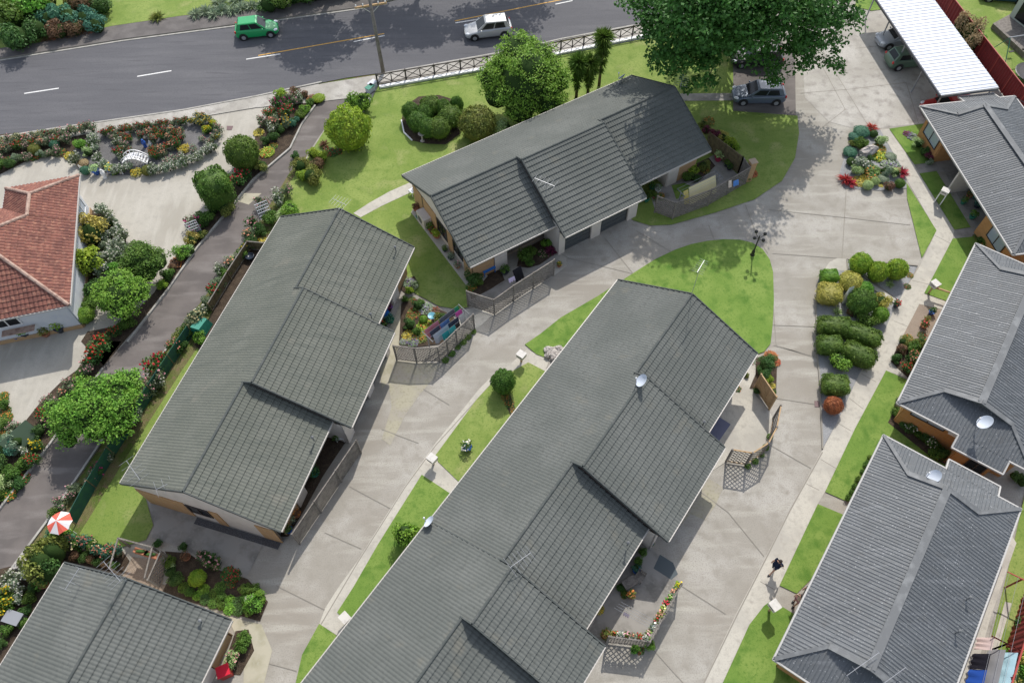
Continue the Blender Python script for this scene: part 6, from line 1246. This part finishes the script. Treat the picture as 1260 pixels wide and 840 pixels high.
for t0,t1 in ((.12,.42),(.5,.85)):
    b = MB(); p0, p1 = w0.lerp(w1,t0)+nn*-.09, w0.lerp(w1,t1)+nn*-.09
    p0, p1 = w0.lerp(w1,t0), w0.lerp(w1,t1); b.bar(p0+I3(0,0,1.1),p1+I3(0,0,1.1),.2,1.9); th.part('window', b, M['darkglass'])
b = MB(); rr = [w0+I3(-.6,.2,2.7),w1+I3(-.2,-.8,2.7),w1+I3(5,3,4.2),w2+I3(4,2,4.2)]; b.poly(rr); th.part('roof', b, M['iron'])
# patios, terraces and soil under the eaves
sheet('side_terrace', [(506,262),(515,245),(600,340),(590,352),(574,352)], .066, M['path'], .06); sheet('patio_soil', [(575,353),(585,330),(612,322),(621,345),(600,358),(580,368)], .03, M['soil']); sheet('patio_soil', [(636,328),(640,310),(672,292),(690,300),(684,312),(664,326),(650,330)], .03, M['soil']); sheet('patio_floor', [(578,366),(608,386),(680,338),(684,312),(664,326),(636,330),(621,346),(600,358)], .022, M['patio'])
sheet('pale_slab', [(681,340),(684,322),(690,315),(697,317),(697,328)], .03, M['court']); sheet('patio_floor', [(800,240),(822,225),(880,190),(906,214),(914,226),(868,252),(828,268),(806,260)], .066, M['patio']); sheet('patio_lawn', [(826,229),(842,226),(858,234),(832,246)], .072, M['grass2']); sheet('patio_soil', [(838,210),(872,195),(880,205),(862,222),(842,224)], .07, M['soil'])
sheet('garden_soil_bed', [(494,374),(505,366),(520,371),(556,388),(566,400),(545,423),(513,427),(491,424)], .056, M['soil']); sheet('garden_path', [(492,376),(500,372),(492,424),(486,443),(478,470),(470,478),(466,440),(474,415)], .03, M['yellowpath']); sheet('garden_path', [(566,382),(590,378),(606,388),(590,402),(584,405),(560,400)], .03, M['path']); sheet('terrace_soil', [(495,345),(510,340),(516,352),(500,362),(493,356)], .056, M['soil'])
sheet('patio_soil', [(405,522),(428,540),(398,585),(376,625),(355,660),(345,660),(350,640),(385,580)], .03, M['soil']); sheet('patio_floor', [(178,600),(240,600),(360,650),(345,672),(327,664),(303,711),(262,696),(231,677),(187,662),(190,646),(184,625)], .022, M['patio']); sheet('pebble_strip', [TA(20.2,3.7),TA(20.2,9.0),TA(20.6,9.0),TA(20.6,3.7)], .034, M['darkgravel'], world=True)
sheet('west_block_lawn', [(330,300),(262,400),(225,455),(180,525),(150,572),(118,625),(98,657),(110,668),(150,673),(180,664),(189,646),(183,625),(176,600),(240,590),(360,300)], .05, M['grass']); sheet('enclosure_soil', [(262,384),(285,345),(309,308),(335,310),(300,400),(255,440),(240,425)], .056, M['soil'])
sheet('garden_soil_bed', [(203,678),(214,700),(200,728),(237,741),(320,764),(330,740),(305,712),(262,699),(231,680)], .034, M['soil']); sheet('garden_soil_bed', [(78,690),(90,664),(150,676),(160,690),(150,706)], .05, M['soil']); sheet('garden_soil_bed', [(-60,720),(0,700),(40,690),(80,680),(60,740),(10,840),(-60,900)], .05, M['soil']); sheet('garden_soil_bed', [(290,776),(306,774),(313,800),(296,830),(272,828)], .03, M['soil']); sheet('mossy_path', [(215,731),(240,745),(290,760),(322,768),(335,800),(325,840),(300,860),(300,800),(285,770)], .026, M['yellowpath'])
sheet('corner_garden_soil', [(929,441),(948,434),(956,447),(955,480),(948,502),(928,478),(922,478),(930,460)], .03, M['soil']); sheet('corner_patio', [(925,437),(940,438),(930,458),(922,478),(946,505),(951,515),(936,560),(917,571),(893,568),(860,590),(846,600),(800,590),(860,500),(900,450)], .022, M['path']); sheet('eave_mats', [(885,513),(899,522),(880,549),(866,538)], .03, mat('blue_rug',(.14,.15,.22),.9))
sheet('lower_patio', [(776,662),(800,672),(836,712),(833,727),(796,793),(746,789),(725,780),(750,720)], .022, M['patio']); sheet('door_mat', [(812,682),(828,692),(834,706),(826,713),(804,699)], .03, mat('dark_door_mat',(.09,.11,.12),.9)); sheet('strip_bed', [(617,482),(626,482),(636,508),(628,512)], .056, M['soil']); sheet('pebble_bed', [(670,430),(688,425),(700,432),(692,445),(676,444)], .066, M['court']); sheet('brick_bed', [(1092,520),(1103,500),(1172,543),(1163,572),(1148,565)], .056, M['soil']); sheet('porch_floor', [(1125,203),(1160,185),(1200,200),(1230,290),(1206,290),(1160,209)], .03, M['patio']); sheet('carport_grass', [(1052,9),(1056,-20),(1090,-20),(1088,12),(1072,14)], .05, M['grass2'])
sheet('red_fence_kerb', [(1236,740),(1244,742),(1216,838),(1208,838)], .056, M['path']); sheet('side_path', [(1242,655),(1250,668),(1218,760),(1196,840),(1176,840)], .056, M['path'])

# ---- people
def person(px, py, h, face, pose, top, legs, label, shorts=True):
    """one continuous skinned body; clothes are slightly larger skinned shells"""
    o = at(px,py); T = local(o, face); th = Thing('person', o, label, 'person'); s = h/1.75
    J = {'pel':(0,0,.95),'wai':(0,0,1.10),'che':(.02,0,1.32),'nek':(.02,0,1.48),'hed':(.05,0,1.58),'cro':(.06,0,1.71),
         'shR':(0,-.19,1.40),'elR':(pose[2]*.5,-.27,1.14),'haR':(pose[2],-.27,.95),'shL':(0,.19,1.40),'elL':(pose[3]*.5,.27,1.14),'haL':(pose[3],.27,.95),
         'hiR':(0,-.10,.92),'knR':(pose[0]*.55+.05,-.10,.50),'anR':(pose[0],-.10,.08),'toR':(pose[0]+.17,-.10,.04),'hiL':(0,.10,.92),'knL':(pose[1]*.55+.05,.10,.50),'anL':(pose[1],.10,.08),'toL':(pose[1]+.17,.10,.04)}
    Rr = {'pel':.13,'wai':.12,'che':.14,'nek':.055,'hed':.09,'cro':.085,'sh':.06,'el':.045,'ha':.035,'hi':.085,'kn':.058,'an':.04,'to':.035}
    def skin(name, keys, edges, grow, m, rootk, ov={}):
        me = bpy.data.meshes.new(name); P = {**J, **ov}; me.from_pydata([tuple(T(P[k][0]*s,P[k][1]*s,P[k][2]*s)-o) for k in keys], [(keys.index(a),keys.index(b)) for a,b in edges], [])
        ob = bpy.data.objects.new(name, me); COL.objects.link(ob); ob.parent = th.e; me.materials.append(m)
        md = ob.modifiers.new('skin','SKIN'); md.use_smooth_shade = True
        for i,k in enumerate(keys):
            r = (Rr.get(k) or Rr.get(k[:2]))*s*grow*(.62 if name == 'body' and k in ('pel','wai','che','hiR','hiL','shR','shL') else 1); me.skin_vertices[0].data[i].radius = (r,r); me.skin_vertices[0].data[i].use_root = (k == rootk)
        sb = ob.modifiers.new('sub','SUBSURF'); sb.levels = 1; sb.render_levels = 1
    E_ = [('pel','wai'),('wai','che'),('che','nek'),('nek','hed'),('hed','cro'),('che','shR'),('shR','elR'),('elR','haR'),('che','shL'),('shL','elL'),('elL','haL'),('pel','hiR'),('hiR','knR'),('knR','anR'),('anR','toR'),('pel','hiL'),('hiL','knL'),('knL','anL'),('anL','toL')]
    skin('body', list(J), E_, 1.0, M['skin'], 'pel')
    skin('shirt', ['pel','wai','che','shR','elR','shL','elL'], [('pel','wai'),('wai','che'),('che','shR'),('shR','elR'),('che','shL'),('shL','elL')], 1.42, top, 'che', {'elR':tuple(np.array(J['shR'])*.45+np.array(J['elR'])*.55),'elL':tuple(np.array(J['shL'])*.45+np.array(J['elL'])*.55)})
    lk = .8 if shorts else 1.0
    skin('shorts' if shorts else 'trousers', ['pel','hiR','knR','hiL','knL']+([] if shorts else ['anR','anL']), [('pel','hiR'),('hiR','knR'),('pel','hiL'),('hiL','knL')]+([] if shorts else [('knR','anR'),('knL','anL')]), 1.35, legs, 'pel', {'knR':tuple(np.array(J['hiR'])*.25+np.array(J['knR'])*.75),'knL':tuple(np.array(J['hiL'])*.25+np.array(J['knL'])*.75)} if shorts else {})
    hb = MB(); hb.blob(T(.03*s,0,1.68*s), .105*s,.10*s,.10*s,12,8); th.part('hair', hb, M['hair'], smooth=True)
    sh = MB()
    for a in (0,1): sh.blob(T((pose[a]+.08)*s,(-.10,.10)[a]*s,.04), .15,.055,.05,10,6,rot=face)
    th.part('shoes', sh, M['black'])
navy = cloth('navy',(.02,.03,.06)); blk = cloth('black',(.015,.015,.018)); flor = cloth('dusty_pink',(.42,.22,.22)); beige = cloth('beige',(.5,.38,.30))
person(950.5,700.5,1.72,pdir((962,690),(945,705)),(-.30,.30,.2,-.2),navy,navy,'person in dark navy shirt and shorts striding along the footpath')
person(977,742,1.62,pdir((985,728),(970,742)),(-.12,.12,.12,-.1),beige,flor,'person in a beige top and dusty pink skirt on the side path')
person(989,733,1.68,pdir((995,722),(975,738)),(-.1,.15,.25,.2),blk,blk,'person in black clothes partly under the eave of the bottom right house',False)
